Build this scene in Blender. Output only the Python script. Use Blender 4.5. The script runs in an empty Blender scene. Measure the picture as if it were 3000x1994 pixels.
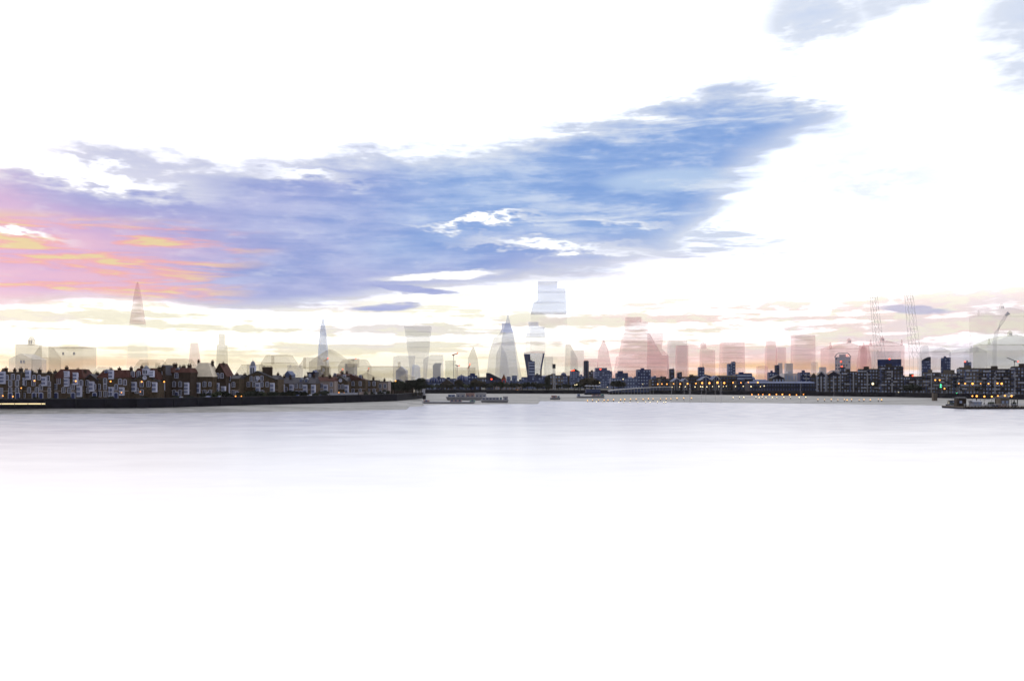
import bpy, bmesh, math, random
from mathutils import Vector
random.seed(7)
R = math.radians
SC = bpy.context.scene
COL = SC.collection
PI = math.pi

# ------------------------------------------------------------------ camera
# level camera on a riverside balcony, 10 m above the water; the lens is shifted up a little
F, HZ, CX, CAMZ = 2600.0, 1117.0, 1500.0, 10.0
cam = bpy.data.objects.new('camera', bpy.data.cameras.new('camera'))
COL.objects.link(cam)
cam.location = (0, 0, CAMZ)
cam.rotation_euler = (R(90), 0, 0)
cam.data.sensor_width = 36.0
cam.data.lens = 36.0 * F / 3000.0
cam.data.shift_y = (HZ - 997.0) / 3000.0
cam.data.clip_start = 0.5
cam.data.clip_end = 40000
SC.camera = cam

# ------------------------------------------------------------------ view
SC.view_settings.view_transform = 'Standard'
SC.view_settings.look = 'None'
SC.view_settings.exposure = 0.0
SC.view_settings.gamma = 1.0
SC.view_settings.use_curve_mapping = False
SC.render.engine = 'CYCLES'
SC.cycles.max_bounces = 5
SC.cycles.diffuse_bounces = 2
SC.cycles.glossy_bounces = 2
SC.cycles.transparent_max_bounces = 24
SC.cycles.volume_bounces = 1
SC.cycles.use_denoising = True
SC.cycles.caustics_reflective = False
SC.cycles.caustics_refractive = False

# ------------------------------------------------------------------ sky
SUN_AZ, SUN_EL = R(-40), R(7)          # sun low behind the town, just left of the frame
world = bpy.data.worlds.new('World')
SC.world = world
world.use_nodes = True
WT = world.node_tree
WT.nodes.clear()
TREE = [WT]


class V:
    """a float or colour socket with arithmetic"""
    def __init__(self, s): self.s = s
    def __add__(a, b): return mt('ADD', a, b)
    def __radd__(a, b): return mt('ADD', b, a)
    def __sub__(a, b): return mt('SUBTRACT', a, b)
    def __rsub__(a, b): return mt('SUBTRACT', b, a)
    def __mul__(a, b): return mt('MULTIPLY', a, b)
    def __rmul__(a, b): return mt('MULTIPLY', b, a)
    def __truediv__(a, b): return mt('DIVIDE', a, b)


def put(sock, v):
    if isinstance(v, V):
        TREE[0].links.new(v.s, sock)
    else:
        sock.default_value = v


def nd(kind, **kw):
    n = TREE[0].nodes.new(kind)
    for k, v in kw.items():
        setattr(n, k, v)
    return n


def mt(op, a, b=0.0, c=0.0, clamp=False):
    n = nd('ShaderNodeMath', operation=op, use_clamp=clamp)
    put(n.inputs[0], a); put(n.inputs[1], b); put(n.inputs[2], c)
    return V(n.outputs[0])


def sstep(x, lo, hi):
    n = nd('ShaderNodeMapRange', interpolation_type='SMOOTHSTEP')
    put(n.inputs[0], x); put(n.inputs[1], lo); put(n.inputs[2], hi)
    n.inputs[3].default_value = 0; n.inputs[4].default_value = 1
    return V(n.outputs[0])


def mixc(f, a, b):
    n = nd('ShaderNodeMix', data_type='RGBA')
    put(n.inputs[0], f)
    for i, c in ((6, a), (7, b)):
        if isinstance(c, V): TREE[0].links.new(c.s, n.inputs[i])
        else: n.inputs[i].default_value = (*c, 1)
    return V(n.outputs[2])


def scalec(c, f):
    n = nd('ShaderNodeVectorMath', operation='SCALE')
    TREE[0].links.new(c.s, n.inputs[0]); put(n.inputs['Scale'], f)
    return V(n.outputs[0])


def lin(r, g, b):
    f = lambda c: (c / 255 / 12.92 if c < 10.3 else ((c / 255 + .055) / 1.055) ** 2.4)
    return (f(r), f(g), f(b))


def az(x): return math.atan((x - CX) / F)
def el(x, y): return math.atan2(HZ - y, math.hypot(F, x - CX))


tc = nd('ShaderNodeTexCoord')
sep = nd('ShaderNodeSeparateXYZ')
WT.links.new(tc.outputs['Generated'], sep.inputs[0])
DX, DY, DZ = (V(sep.outputs[i]) for i in range(3))
A = mt('ARCTAN2', DX, DY)
E0 = mt('ARCSINE', mt('MINIMUM', mt('MAXIMUM', DZ, -1.0), 1.0))


def noise(sx, sz, seed, detail=5, rough=.55, tilt=0.0, dist=0.0):
    mp = nd('ShaderNodeMapping')
    mp.inputs['Scale'].default_value = (sx, sx, sz)
    mp.inputs['Location'].default_value = (seed, seed * 1.7, seed * .6)
    mp.inputs['Rotation'].default_value = (0, tilt, 0)
    WT.links.new(tc.outputs['Generated'], mp.inputs[0])
    n = nd('ShaderNodeTexNoise')
    n.inputs['Scale'].default_value = 1; n.inputs['Detail'].default_value = detail
    n.inputs['Roughness'].default_value = rough; n.inputs['Distortion'].default_value = dist
    WT.links.new(mp.outputs[0], n.inputs['Vector'])
    return V(n.outputs[0])


N1 = noise(5, 15, 3.1, 5, .6, R(-12))            # big billows
N2 = noise(7, 58, 8.3, 5, .62, R(-7), .25)       # long streaks
N3 = noise(7, 75, 1.9, 4, .62, R(5), .3)         # sunset streaks
N4 = noise(3.4, 78, 5.5, 5, .6, R(1.2), .3)      # thin bars near the horizon
N5 = noise(24, 80, 2.2, 3, .65, R(-9))           # fine grain in the clouds
E = E0 + (N1 - .5) * .060 + (N2 - .5) * .028 + (N5 - .5) * .012
EH = E0 + (N2 - .5) * .018 + (N5 - .5) * .008

AR = 1.3


def curve(pts):
    """elevation as a function of azimuth through photo points (the direction only)"""
    n = nd('ShaderNodeFloatCurve')
    t = mt('MULTIPLY_ADD', A, .5 / AR, .5, clamp=True)
    TREE[0].links.new(t.s, n.inputs['Value'])
    cm = n.mapping; c = cm.curves[0]
    P = [((az(x) if abs(x) < 9000 else (x / abs(x)) * AR) * .5 / AR + .5, el(x, y) / .6 + .1) for x, y in pts]
    c.points[0].location = P[0]; c.points[1].location = P[-1]
    for p in P[1:-1]: c.points.new(*p)
    cm.update()
    return (V(n.outputs[0]) - .1) * .6


def blob(x, y, rx, ry, tilt=0.0, ee=None, soft=(.55, 1.15)):
    ee = ee or E
    ct, st = math.cos(tilt), math.sin(tilt)
    a = A - az(x); e = ee - el(x, y)
    p = (a * ct + e * st) * (F / rx); q = (e * ct - a * st) * (F / ry)
    return 1.0 - sstep(mt('SQRT', p * p + q * q), *soft)


def mx(*v):
    o = v[0]
    for w in v[1:]: o = mt('MAXIMUM', o, w)
    return o


# the great blue cloud
up = curve([(-9999, 700), (-1500, 560), (-300, 470), (0, 455), (300, 415), (560, 460), (820, 460), (1000, 440), (1200, 430),
            (1450, 390), (1750, 320), (2000, 270), (2200, 245), (2400, 270), (2600, 360), (9999, 560)])
lo = curve([(-9999, 800), (-1500, 860), (-300, 885), (0, 890), (350, 885), (650, 905), (900, 895), (1150, 860), (1400, 832),
            (1650, 815), (1900, 760), (2030, 690), (2130, 570), (2280, 470), (2420, 390), (2600, 360), (9999, 560)])
right = sstep(A, az(1250), az(1900))
EB = EH + (E - EH) * (.15 + .85 * right) + (N2 - .5) * .045 * right
inside = sstep(up - E - (N5 - .5) * .02, -.020, .046) * sstep(EB - lo, -.008 - .030 * right, .016 + .030 * right)
SOFT = (.05, 1.25)
EF = E + (N5 - .5) * .035
holes = mx(blob(290, 525, 330, 50, R(-3), EF, SOFT), blob(900, 535, 190, 28, R(-4), EF, SOFT) * .7, blob(1400, 654, 240, 16, R(5), EF, SOFT) * .9,
           blob(1600, 722, 300, 22, R(-2), EF, SOFT) * .8, blob(2220, 650, 280, 70, R(4), EF, SOFT) * .75, blob(1290, 806, 220, 12, R(3), EH, (.3, 1.2)),
           blob(60, 690, 150, 18, R(-6), EF, SOFT) * .8, blob(1830, 640, 200, 16, R(-3), EF, SOFT) * .6)
frag = mx(sstep(N2 + N5 * .25, .60, .82) * right * .55, sstep(N5, .56, .78) * .2)
band = inside * (1.0 - holes) * (1.0 - frag)
wisps = mx(blob(1130, 898, 110, 15, R(4), EH), blob(1190, 845, 170, 13, R(-5), EH), blob(1980, 690, 560, 150, R(-3), E, (.1, 1.2)) * .55 * sstep(N2, .44, .62),
           blob(2250, 330, 300, 90, R(-12), E, (.1, 1.2)) * .5, blob(2680, 905, 100, 14, R(-6), EH) * .6)
pale = (.6 + .4 * sstep(N1 * .55 + N5 * .45, .38, .60)) * mx(blob(2390, 20, 220, 150, 0, EF, (.0, 1.25)), blob(2620, -30, 220, 80, 0, E, (.2, 1.2)) * .7, blob(3040, 60, 240, 230, 0, EF, (.0, 1.2)),
          blob(2500, 500, 560, 190, 0, EF, (0, 1.2)) * .6, blob(1750, 880, 560, 60, 0, E, (0, 1.2)) * .4)

grain = N2 * .7 + N5 * .3
blue = mixc(sstep(grain, .36, .66), lin(126, 164, 226), lin(178, 202, 242))
peri = mixc(sstep(grain, .36, .66), lin(152, 158, 218), lin(192, 190, 232))
rose = mixc(sstep(N2, .3, .7), lin(204, 166, 222), lin(236, 186, 214))
side = sstep(A + (N1 - .5) * .25, az(1500), az(450))
low = sstep(E0 + (N1 - .5) * .1, el(1200, 640), el(1200, 850))
ccol = mixc(mx(side * .8, low * .7), blue, peri)
ccol = mixc(blob(1950, 530, 210, 36, R(2), EH) * .8, ccol, lin(188, 212, 244))
left = sstep(A + (N1 - .5) * .18, az(800), az(150)) * sstep(E0 + (N2 - .5) * .05, el(300, 570), el(300, 720))
ccol = mixc(left, ccol, rose)
topleft = sstep(A, az(350), az(-100)) * .75
ccol = mixc(topleft * sstep(N1, .3, .6), ccol, lin(240, 194, 224))
# lit streaks under the cloud at the left
glow = sstep(A + (N1 - .5) * .12, az(830), az(450)) * sstep(E0, el(300, 900), el(300, 850)) * (1.0 - sstep(E0, el(300, 690), el(300, 620)))
ccol = mixc(sstep(N3, .47, .58) * glow * .95, ccol, lin(246, 172, 176))
ccol = mixc(sstep(N3, .545, .61) * glow, ccol, lin(236, 212, 164))

mass = mx(band, wisps)
sky_col = mixc(pale * .8, (1.0, 1.0, 1.0), lin(200, 217, 248))
# thin bars and the bright low sky
lowsky = 1.0 - sstep(E0, .06, .16)
barcol = mixc(sstep(A + (N1 - .5) * .3, az(1250), az(1950)), lin(226, 222, 194), lin(240, 210, 202))
barcol = mixc(sstep(N1, .45, .65) * .6, barcol, lin(220, 208, 224))
barcol = mixc(sstep(N5, .5, .62) * .7, barcol, lin(240, 236, 206))
bank = blob(2760, 905, 420, 110, R(-2), E, (.0, 1.25)) * sstep(N1 * .6 + N5 * .4, .40, .60) * .7
bars = mx(sstep(N4 + (N5 - .5) * .5, .43, .57) * lowsky * .76, bank)
sky_col = mixc(bars, sky_col, barcol)
# colour close to the horizon: cream, rose to the right, blue grey at the far right, gold low down
hc = mixc(sstep(A + (N4 - .5) * .4, az(1500), az(1850)), lin(238, 226, 186), lin(242, 192, 184))
hc = mixc(sstep(A, az(2450), az(2900)), hc, lin(200, 202, 226))
hcm = (1.0 - sstep(E0 + (N4 - .5) * .09 + (N5 - .5) * .02, .012, .060)) * (.62 + .36 * sstep(N4 + (N5 - .5) * .3, .38, .60))
sky_col = mixc(hcm, sky_col, hc)
sky_col = mixc(mass, sky_col, ccol)
gold = blob(2330, 1092, 620, 34, 0, EH, (.2, 1.2)) * sstep(N4, .35, .55)
sky_col = mixc(gold * .85, sky_col, lin(246, 196, 118))
gold2 = blob(250, 1070, 330, 20, R(4), EH, (.1, 1.2)) * .7
sky_col = mixc(gold2, sky_col, lin(245, 192, 150))
# open veil is brighter than paper white
clear = 1.0 - mt('MINIMUM', mx(mass * 2.2, pale * 1.5, bars * 1.2, hcm, gold), 1.0)
sky_col = scalec(sky_col, 1.0 + .92 * clear)

# clear sky behind the veil, and the veil dims away from the sunset
nish = nd('ShaderNodeTexSky', sky_type='NISHITA', sun_disc=False)
nish.sun_elevation = SUN_EL
nish.sun_rotation = SUN_AZ
veil = scalec(sky_col, .36 + .64 * sstep(DY, -.7, .5))
bg1 = nd('ShaderNodeBackground'); WT.links.new(veil.s, bg1.inputs[0]); bg1.inputs[1].default_value = .98
bg2 = nd('ShaderNodeBackground'); WT.links.new(nish.outputs[0], bg2.inputs[0]); bg2.inputs[1].default_value = .06
mixb = nd('ShaderNodeMixShader'); mixb.inputs[0].default_value = .06
WT.links.new(bg1.outputs[0], mixb.inputs[1]); WT.links.new(bg2.outputs[0], mixb.inputs[2])
outw = nd('ShaderNodeOutputWorld'); WT.links.new(mixb.outputs[0], outw.inputs[0])
world.cycles.sampling_method = 'NONE'
world.cycles.sample_map_resolution = 256

# ------------------------------------------------------------------ sun: veiled and low
sun = bpy.data.objects.new('sun', bpy.data.lights.new('sun', 'SUN'))
COL.objects.link(sun)
sun.data.energy = 1.0
sun.data.angle = R(12)
sun.data.color = (1.0, .82, .64)
sd = Vector((math.sin(SUN_AZ) * math.cos(SUN_EL), math.cos(SUN_AZ) * math.cos(SUN_EL), math.sin(SUN_EL)))
sun.rotation_euler = (-sd).to_track_quat('-Z', 'Y').to_euler()

# ------------------------------------------------------------------ materials
MATS = {}


def mat(name, col, rough=.8, var=.25, scale=.6, spec=.12, metal=0.0, trans=0.0, emit=None, stretch=(1, 1, 1), bump=0.0):
    if name in MATS: return MATS[name]
    m = bpy.data.materials.new(name); m.use_nodes = True
    t = m.node_tree; b = t.nodes['Principled BSDF']; o = t.nodes['Material Output']
    b.inputs['Roughness'].default_value = rough
    b.inputs['Metallic'].default_value = metal
    b.inputs['Specular IOR Level'].default_value = spec
    tcn = t.nodes.new('ShaderNodeTexCoord'); mp = t.nodes.new('ShaderNodeMapping')
    mp.inputs['Scale'].default_value = stretch
    ns = t.nodes.new('ShaderNodeTexNoise'); ns.inputs['Scale'].default_value = scale; ns.inputs['Detail'].default_value = 6
    ns.inputs['Roughness'].default_value = .65
    rp = t.nodes.new('ShaderNodeValToRGB')
    rp.color_ramp.elements[0].position = .3; rp.color_ramp.elements[1].position = .72
    rp.color_ramp.elements[0].color = (*[c * (1 - var) for c in col], 1)
    rp.color_ramp.elements[1].color = (*[min(1, c * (1 + var)) for c in col], 1)
    t.links.new(tcn.outputs['Object'], mp.inputs[0]); t.links.new(mp.outputs[0], ns.inputs['Vector'])
    t.links.new(ns.outputs[0], rp.inputs[0]); t.links.new(rp.outputs[0], b.inputs['Base Color'])
    if bump:
        bp = t.nodes.new('ShaderNodeBump'); bp.inputs['Strength'].default_value = bump; bp.inputs['Distance'].default_value = .2
        t.links.new(ns.outputs[0], bp.inputs['Height']); t.links.new(bp.outputs[0], b.inputs['Normal'])
    if emit:
        b.inputs['Emission Color'].default_value = (*emit[:3], 1); b.inputs['Emission Strength'].default_value = emit[3]
    if trans:
        tr = t.nodes.new('ShaderNodeBsdfTransparent'); mx_ = t.nodes.new('ShaderNodeMixShader')
        mx_.inputs[0].default_value = trans
        t.links.new(b.outputs[0], mx_.inputs[1]); t.links.new(tr.outputs[0], mx_.inputs[2]); t.links.new(mx_.outputs[0], o.inputs[0])
    MATS[name] = m
    return m


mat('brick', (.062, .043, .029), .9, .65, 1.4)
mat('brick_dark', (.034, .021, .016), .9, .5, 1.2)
mat('brick_red', (.16, .045, .022), .9, .4, 1.2)
mat('stone_pale', (.22, .18, .18), .85, .25, .8)
mat('render_cream', (.56, .50, .42), .85, .12, .5)
mat('white_paint', (.42, .44, .60), .6, .15, .8)
mat('glass_dark', (.012, .016, .05), .12, .3, .6, .6)
mat('glass_blue', (.03, .05, .16), .12, .3, .6, .6)
mat('slate', (.03, .028, .045), .6, .4, 1.5, stretch=(.5, 2, 3))
mat('tile_red', (.050, .016, .014), .8, .4, 1.5)
mat('lead', (.16, .17, .22), .6, .2, 1)
mat('door_blue', (.02, .03, .12), .5, .2, 1)
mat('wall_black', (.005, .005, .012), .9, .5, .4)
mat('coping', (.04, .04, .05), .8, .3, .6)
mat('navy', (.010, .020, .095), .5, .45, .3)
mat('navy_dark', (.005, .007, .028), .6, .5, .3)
mat('blue_grey', (.055, .075, .17), .6, .35, .3)
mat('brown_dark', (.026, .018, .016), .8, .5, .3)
mat('taupe', (.085, .072, .064), .8, .35, .3)
mat('pane_pale', (.20, .25, .42), .25, .35, .2, .6)
mat('pane_dim', (.035, .05, .13), .2, .4, .2, .6)
mat('balcony_white', (.24, .25, .32), .6, .25, .5)
mat('metal_dark', (.03, .03, .04), .5, .3, 1)
mat('metal_grey', (.20, .20, .23), .5, .25, 1)
mat('pole_pale', (.32, .33, .40), .6, .15, 1)
mat('orange_paint', (.55, .10, .02), .6, .2, 1)
mat('red_paint', (.35, .03, .03), .6, .2, 1)
mat('barge_blue', (.15, .18, .28), .6, .25, .5)
mat('barge_pale', (.24, .24, .28), .6, .15, .5)
mat('barge_red', (.24, .16, .16), .6, .25, .5)
mat('barge_green', (.14, .22, .21), .6, .25, .5)
mat('bark', (.025, .018, .012), .9, .4, 3)
mat('leaf', (.020, .030, .012), .8, .5, 1.2)
mat('leaf_warm', (.026, .018, .008), .8, .5, 1.2)
mat('leaf_dark', (.008, .013, .008), .9, .5, 1.2)
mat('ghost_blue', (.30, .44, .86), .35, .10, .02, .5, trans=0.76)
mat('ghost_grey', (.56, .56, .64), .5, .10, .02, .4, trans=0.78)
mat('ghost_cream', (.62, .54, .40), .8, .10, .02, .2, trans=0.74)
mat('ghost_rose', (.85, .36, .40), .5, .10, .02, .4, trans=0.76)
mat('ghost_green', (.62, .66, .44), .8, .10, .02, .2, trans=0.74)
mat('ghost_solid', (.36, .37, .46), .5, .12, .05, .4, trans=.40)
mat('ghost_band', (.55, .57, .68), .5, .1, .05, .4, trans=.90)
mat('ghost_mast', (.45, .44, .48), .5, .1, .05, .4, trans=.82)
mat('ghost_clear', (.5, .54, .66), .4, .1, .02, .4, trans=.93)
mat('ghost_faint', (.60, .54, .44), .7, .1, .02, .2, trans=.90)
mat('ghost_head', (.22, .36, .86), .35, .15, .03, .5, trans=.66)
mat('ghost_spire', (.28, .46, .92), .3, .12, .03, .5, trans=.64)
mat('lamp_orange', (1, .45, .1), .5, 0, emit=(1, .36, .06, 3.2))
mat('lamp_amber', (1, .6, .2), .5, 0, emit=(1, .52, .12, 1.7))
mat('lamp_white', (1, .9, .6), .5, 0, emit=(1, .82, .45, 2.2))
mat('lamp_red', (1, .1, .05), .5, 0, emit=(1, .06, .02, 4.5))
mat('lamp_green', (.1, 1, .4), .5, 0, emit=(.08, 1, .35, 3.0))
mat('lamp_strip', (1, .8, .45), .5, 0, emit=(.85, .66, .36, 1.0))


def water_material():
    m = bpy.data.materials.new('river_water'); m.use_nodes = True
    TREE[0] = m.node_tree
    b = m.node_tree.nodes['Principled BSDF']
    b.inputs['IOR'].default_value = 1.14
    b.inputs['Roughness'].default_value = .26
    tcn = nd('ShaderNodeTexCoord')
    hs = []
    for sc, st in ((.035, (1, 2.2, 1)), (.16, (1, 1.7, 1)), (.9, (1, 1.5, 1))):
        mp = nd('ShaderNodeMapping'); mp.inputs['Scale'].default_value = tuple(sc * s for s in st)
        m.node_tree.links.new(tcn.outputs['Object'], mp.inputs[0])
        n = nd('ShaderNodeTexNoise'); n.inputs['Scale'].default_value = 1; n.inputs['Detail'].default_value = 4
        m.node_tree.links.new(mp.outputs[0], n.inputs['Vector']); hs.append(V(n.outputs[0]))
    h = hs[0] * .8 + hs[1] * .25 + hs[2] * .05
    bp = nd('ShaderNodeBump'); bp.inputs['Strength'].default_value = .30; bp.inputs['Distance'].default_value = .4
    m.node_tree.links.new(h.s, bp.inputs['Height']); m.node_tree.links.new(bp.outputs[0], b.inputs['Normal'])
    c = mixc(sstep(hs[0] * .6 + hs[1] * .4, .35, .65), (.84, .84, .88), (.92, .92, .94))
    # far bank's reflection painted into the water colour, fading out towards mid river
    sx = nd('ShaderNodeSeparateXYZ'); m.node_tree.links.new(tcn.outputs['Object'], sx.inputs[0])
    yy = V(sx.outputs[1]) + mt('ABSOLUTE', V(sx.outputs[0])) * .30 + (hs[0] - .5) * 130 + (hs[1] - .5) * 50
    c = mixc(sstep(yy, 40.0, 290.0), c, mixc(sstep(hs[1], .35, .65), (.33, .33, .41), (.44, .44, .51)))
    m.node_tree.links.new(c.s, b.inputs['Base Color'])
    MATS['river_water'] = m


def foreshore_material():
    m = bpy.data.materials.new('foreshore_mud'); m.use_nodes = True
    TREE[0] = m.node_tree
    b = m.node_tree.nodes['Principled BSDF']; b.inputs['Roughness'].default_value = .75
    tcn = nd('ShaderNodeTexCoord'); hs = []
    for sc, st in ((.05, (.35, 1.6, 1)), (.5, (.5, 1.2, 1)), (3.0, (1, 1, 1))):
        mp = nd('ShaderNodeMapping'); mp.inputs['Scale'].default_value = tuple(sc * s for s in st)
        m.node_tree.links.new(tcn.outputs['Object'], mp.inputs[0])
        n = nd('ShaderNodeTexNoise'); n.inputs['Scale'].default_value = 1; n.inputs['Detail'].default_value = 5
        m.node_tree.links.new(mp.outputs[0], n.inputs['Vector']); hs.append(V(n.outputs[0]))
    h = hs[0] * .45 + hs[1] * .3 + hs[2] * .25
    c = mixc(sstep(h, .38, .62), (.10, .10, .105), (.26, .255, .27))
    m.node_tree.links.new(c.s, b.inputs['Base Color'])
    bp = nd('ShaderNodeBump'); bp.inputs['Strength'].default_value = .6; bp.inputs['Distance'].default_value = .25
    m.node_tree.links.new(h.s, bp.inputs['Height']); m.node_tree.links.new(bp.outputs[0], b.inputs['Normal'])
    MATS['foreshore_mud'] = m


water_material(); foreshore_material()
mat('ground_earth', (.06, .06, .06), .9, .3, .05)


# ------------------------------------------------------------------ mesh helpers
class MB:
    def __init__(s): s.v = []; s.f = []
    def add(s, vs, fs):
        k = len(s.v); s.v += [tuple(v) for v in vs]; s.f += [tuple(i + k for i in f) for f in fs]; return s
    def box(s, x0, x1, y0, y1, z0, z1):
        return s.add([(x0, y0, z0), (x1, y0, z0), (x1, y1, z0), (x0, y1, z0), (x0, y0, z1), (x1, y0, z1), (x1, y1, z1), (x0, y1, z1)],
                     [(3, 2, 1, 0), (4, 5, 6, 7), (0, 1, 5, 4), (1, 2, 6, 5), (2, 3, 7, 6), (3, 0, 4, 7)])
    def prism(s, poly, y0, y1):                       # poly in (x, z), counter-clockwise seen from -y
        n = len(poly)
        vs = [(x, y0, z) for x, z in poly] + [(x, y1, z) for x, z in poly]
        fs = [tuple(range(n)), tuple(range(2 * n - 1, n - 1, -1))]
        fs += [(i + n, (i + 1) % n + n, (i + 1) % n, i)[::1] for i in range(n)]
        return s.add(vs, fs)
    def xprism(s, poly, x0, x1):                      # poly in (y, z)
        n = len(poly)
        vs = [(x0, y, z) for y, z in poly] + [(x1, y, z) for y, z in poly]
        fs = [tuple(range(n))[::-1], tuple(range(n, 2 * n))]
        fs += [(i, (i + 1) % n, (i + 1) % n + n, i + n) for i in range(n)]
        return s.add(vs, fs)
    def rings(s, secs):                               # secs: (z, x0, x1, y0, y1) from the bottom up
        vs = []; fs = [(3, 2, 1, 0)]
        for z, x0, x1, y0, y1 in secs: vs += [(x0, y0, z), (x1, y0, z), (x1, y1, z), (x0, y1, z)]
        for i in range(len(secs) - 1):
            for j in range(4):
                a = 4 * i + j; b = 4 * i + (j + 1) % 4
                fs.append((a, b, b + 4, a + 4))
        k = 4 * (len(secs) - 1); fs.append((k, k + 1, k + 2, k + 3))
        return s.add(vs, fs)
    def lathe(s, prof, cx=0, cy=0, n=12):             # prof: (r, z) bottom up
        vs = []; fs = []
        for r, z in prof:
            vs += [(cx + r * math.cos(2 * PI * i / n), cy + r * math.sin(2 * PI * i / n), z) for i in range(n)]
        for k in range(len(prof) - 1):
            for i in range(n):
                j = (i + 1) % n
                fs.append((k * n + i, k * n + j, (k + 1) * n + j, (k + 1) * n + i))
        fs.append(tuple(range(n))[::-1]); fs.append(tuple(range((len(prof) - 1) * n, len(prof) * n)))
        return s.add(vs, fs)
    def tube(s, pts, r, n=6):
        rr = r if isinstance(r, (list, tuple)) else [r] * len(pts)
        pts = [Vector(p) for p in pts]; vs = []; fs = []
        for i, p in enumerate(pts):
            d = (pts[min(i + 1, len(pts) - 1)] - pts[max(i - 1, 0)]).normalized()
            a = d.orthogonal().normalized() if abs(d.z) > .9 else d.cross(Vector((0, 0, 1))).normalized()
            b = d.cross(a)
            vs += [tuple(p + (a * math.cos(2 * PI * k / n) + b * math.sin(2 * PI * k / n)) * rr[i]) for k in range(n)]
        for i in range(len(pts) - 1):
            for k in range(n):
                j = (k + 1) % n
                fs.append((i * n + k, i * n + j, (i + 1) * n + j, (i + 1) * n + k))
        fs.append(tuple(range(n))[::-1]); fs.append(tuple(range((len(pts) - 1) * n, len(pts) * n)))
        return s.add(vs, fs)
    def mesh(s, name, m, smooth=False):
        me = bpy.data.meshes.new(name); me.from_pydata(s.v, [], s.f); me.materials.append(MATS[m])
        if smooth: me.polygons.foreach_set('use_smooth', [True] * len(me.polygons))
        me.update(); return me
    def build(s, name, m, parent=None, loc=(0, 0, 0), smooth=False):
        return link(name, s.mesh(name, m, smooth), parent, loc)


def link(name, me, parent=None, loc=(0, 0, 0), scale=None):
    o = bpy.data.objects.new(name, me); COL.objects.link(o)
    if parent: o.parent = parent
    o.location = loc
    if scale: o.scale = scale
    return o


def tag(o, label, cat, group=None, kind=None):
    if label: o['label'] = label
    if cat: o['category'] = cat
    if group: o['group'] = group
    if kind: o['kind'] = kind
    return o


def thing(name, label, cat, loc=(0, 0, 0), rz=0.0, group=None):
    o = bpy.data.objects.new(name, None); COL.objects.link(o)
    o.location = loc; o.rotation_euler = (0, 0, rz); o.empty_display_size = 1
    return tag(o, label, cat, group)


def copy_tree(o, parent=None):
    c = o.copy(); COL.objects.link(c); c.parent = parent
    for ch in o.children: copy_tree(ch, c)
    return c


def structure(o): o['kind'] = 'structure'; return o


def PX(x, D): return (x - CX) / F * D
def PZ(y, D): return CAMZ + (HZ - y) / F * D
def interp(t, x):
    if x <= t[0][0]: return t[0][1]
    for (a, b), (c, d) in zip(t, t[1:]):
        if x <= c: return b + (d - b) * (x - a) / max(1e-9, c - a)
    return t[-1][1]


# ------------------------------------------------------------------ river, foreshore, land
GZ, FZ = 3.5, 1.5
foot = [(-3500, 262), (-1200, 268), (0, 280), (400, 287), (760, 325), (900, 340), (1160, 388), (1237, 451), (1243, 631), (1700, 614),
        (2000, 582), (2300, 539), (2660, 480), (2780, 451), (3000, 417), (4200, 330), (6500, 262)]
edge = [(-3500, 250), (-1200, 262), (0, 271), (400, 277), (760, 289), (1190, 306), (1200, 342), (1280, 356), (1380, 356), (1576, 371),
        (1583, 433), (1900, 413), (2260, 394), (2600, 371), (2780, 356), (3000, 329), (4200, 300), (6500, 250)]
FP = [(PX(x, d), d) for x, d in foot]
EP = [(PX(x, d), d) for x, d in edge]

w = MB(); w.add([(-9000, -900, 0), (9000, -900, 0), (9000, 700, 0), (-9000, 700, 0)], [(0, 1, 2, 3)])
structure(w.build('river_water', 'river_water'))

g = MB()
vs = [(x, y, GZ) for x, y in FP] + [(x * 1.0 if abs(x) < 1 else x, 9000, GZ) for x, y in FP]
n = len(FP)
xs = [-9000 + 18000 * i / (n - 1) for i in range(n)]
vs = [(x, y, GZ) for x, y in FP] + [(xs[i], 9000, GZ) for i in range(n)]
vs += [(-9000, 250, GZ), (9000, 250, GZ)]
fs = [(i, i + 1, n + i + 1, n + i) for i in range(n - 1)] + [(2 * n, 0, n), (n - 1, 2 * n + 1, 2 * n - 1)]
g.add(vs, fs)
structure(g.build('ground', 'ground_earth'))

# foreshore: gently sloping shingle between the water's edge and the foot of the walls
xsamp = sorted(set([x for x, _ in foot] + [x for x, _ in edge] + list(range(-3400, 6500, 60))))
f = MB(); rows = 6; vs = []
for x in xsamp:
    d0, d1 = interp(edge, x), interp(foot, x) + .5
    for j in range(rows + 1):
        t = j / rows; d = d0 + (d1 - d0) * t
        vs.append((PX(x, d), d, -.25 + (FZ + .25) * t ** .8 + random.uniform(-.05, .05) * (0 < j < rows)))
m_ = rows + 1
f.add(vs, [(i * m_ + j, (i + 1) * m_ + j, (i + 1) * m_ + j + 1, i * m_ + j + 1) for i in range(len(xsamp) - 1) for j in range(rows)])
structure(f.build('foreshore', 'foreshore_mud'))


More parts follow.
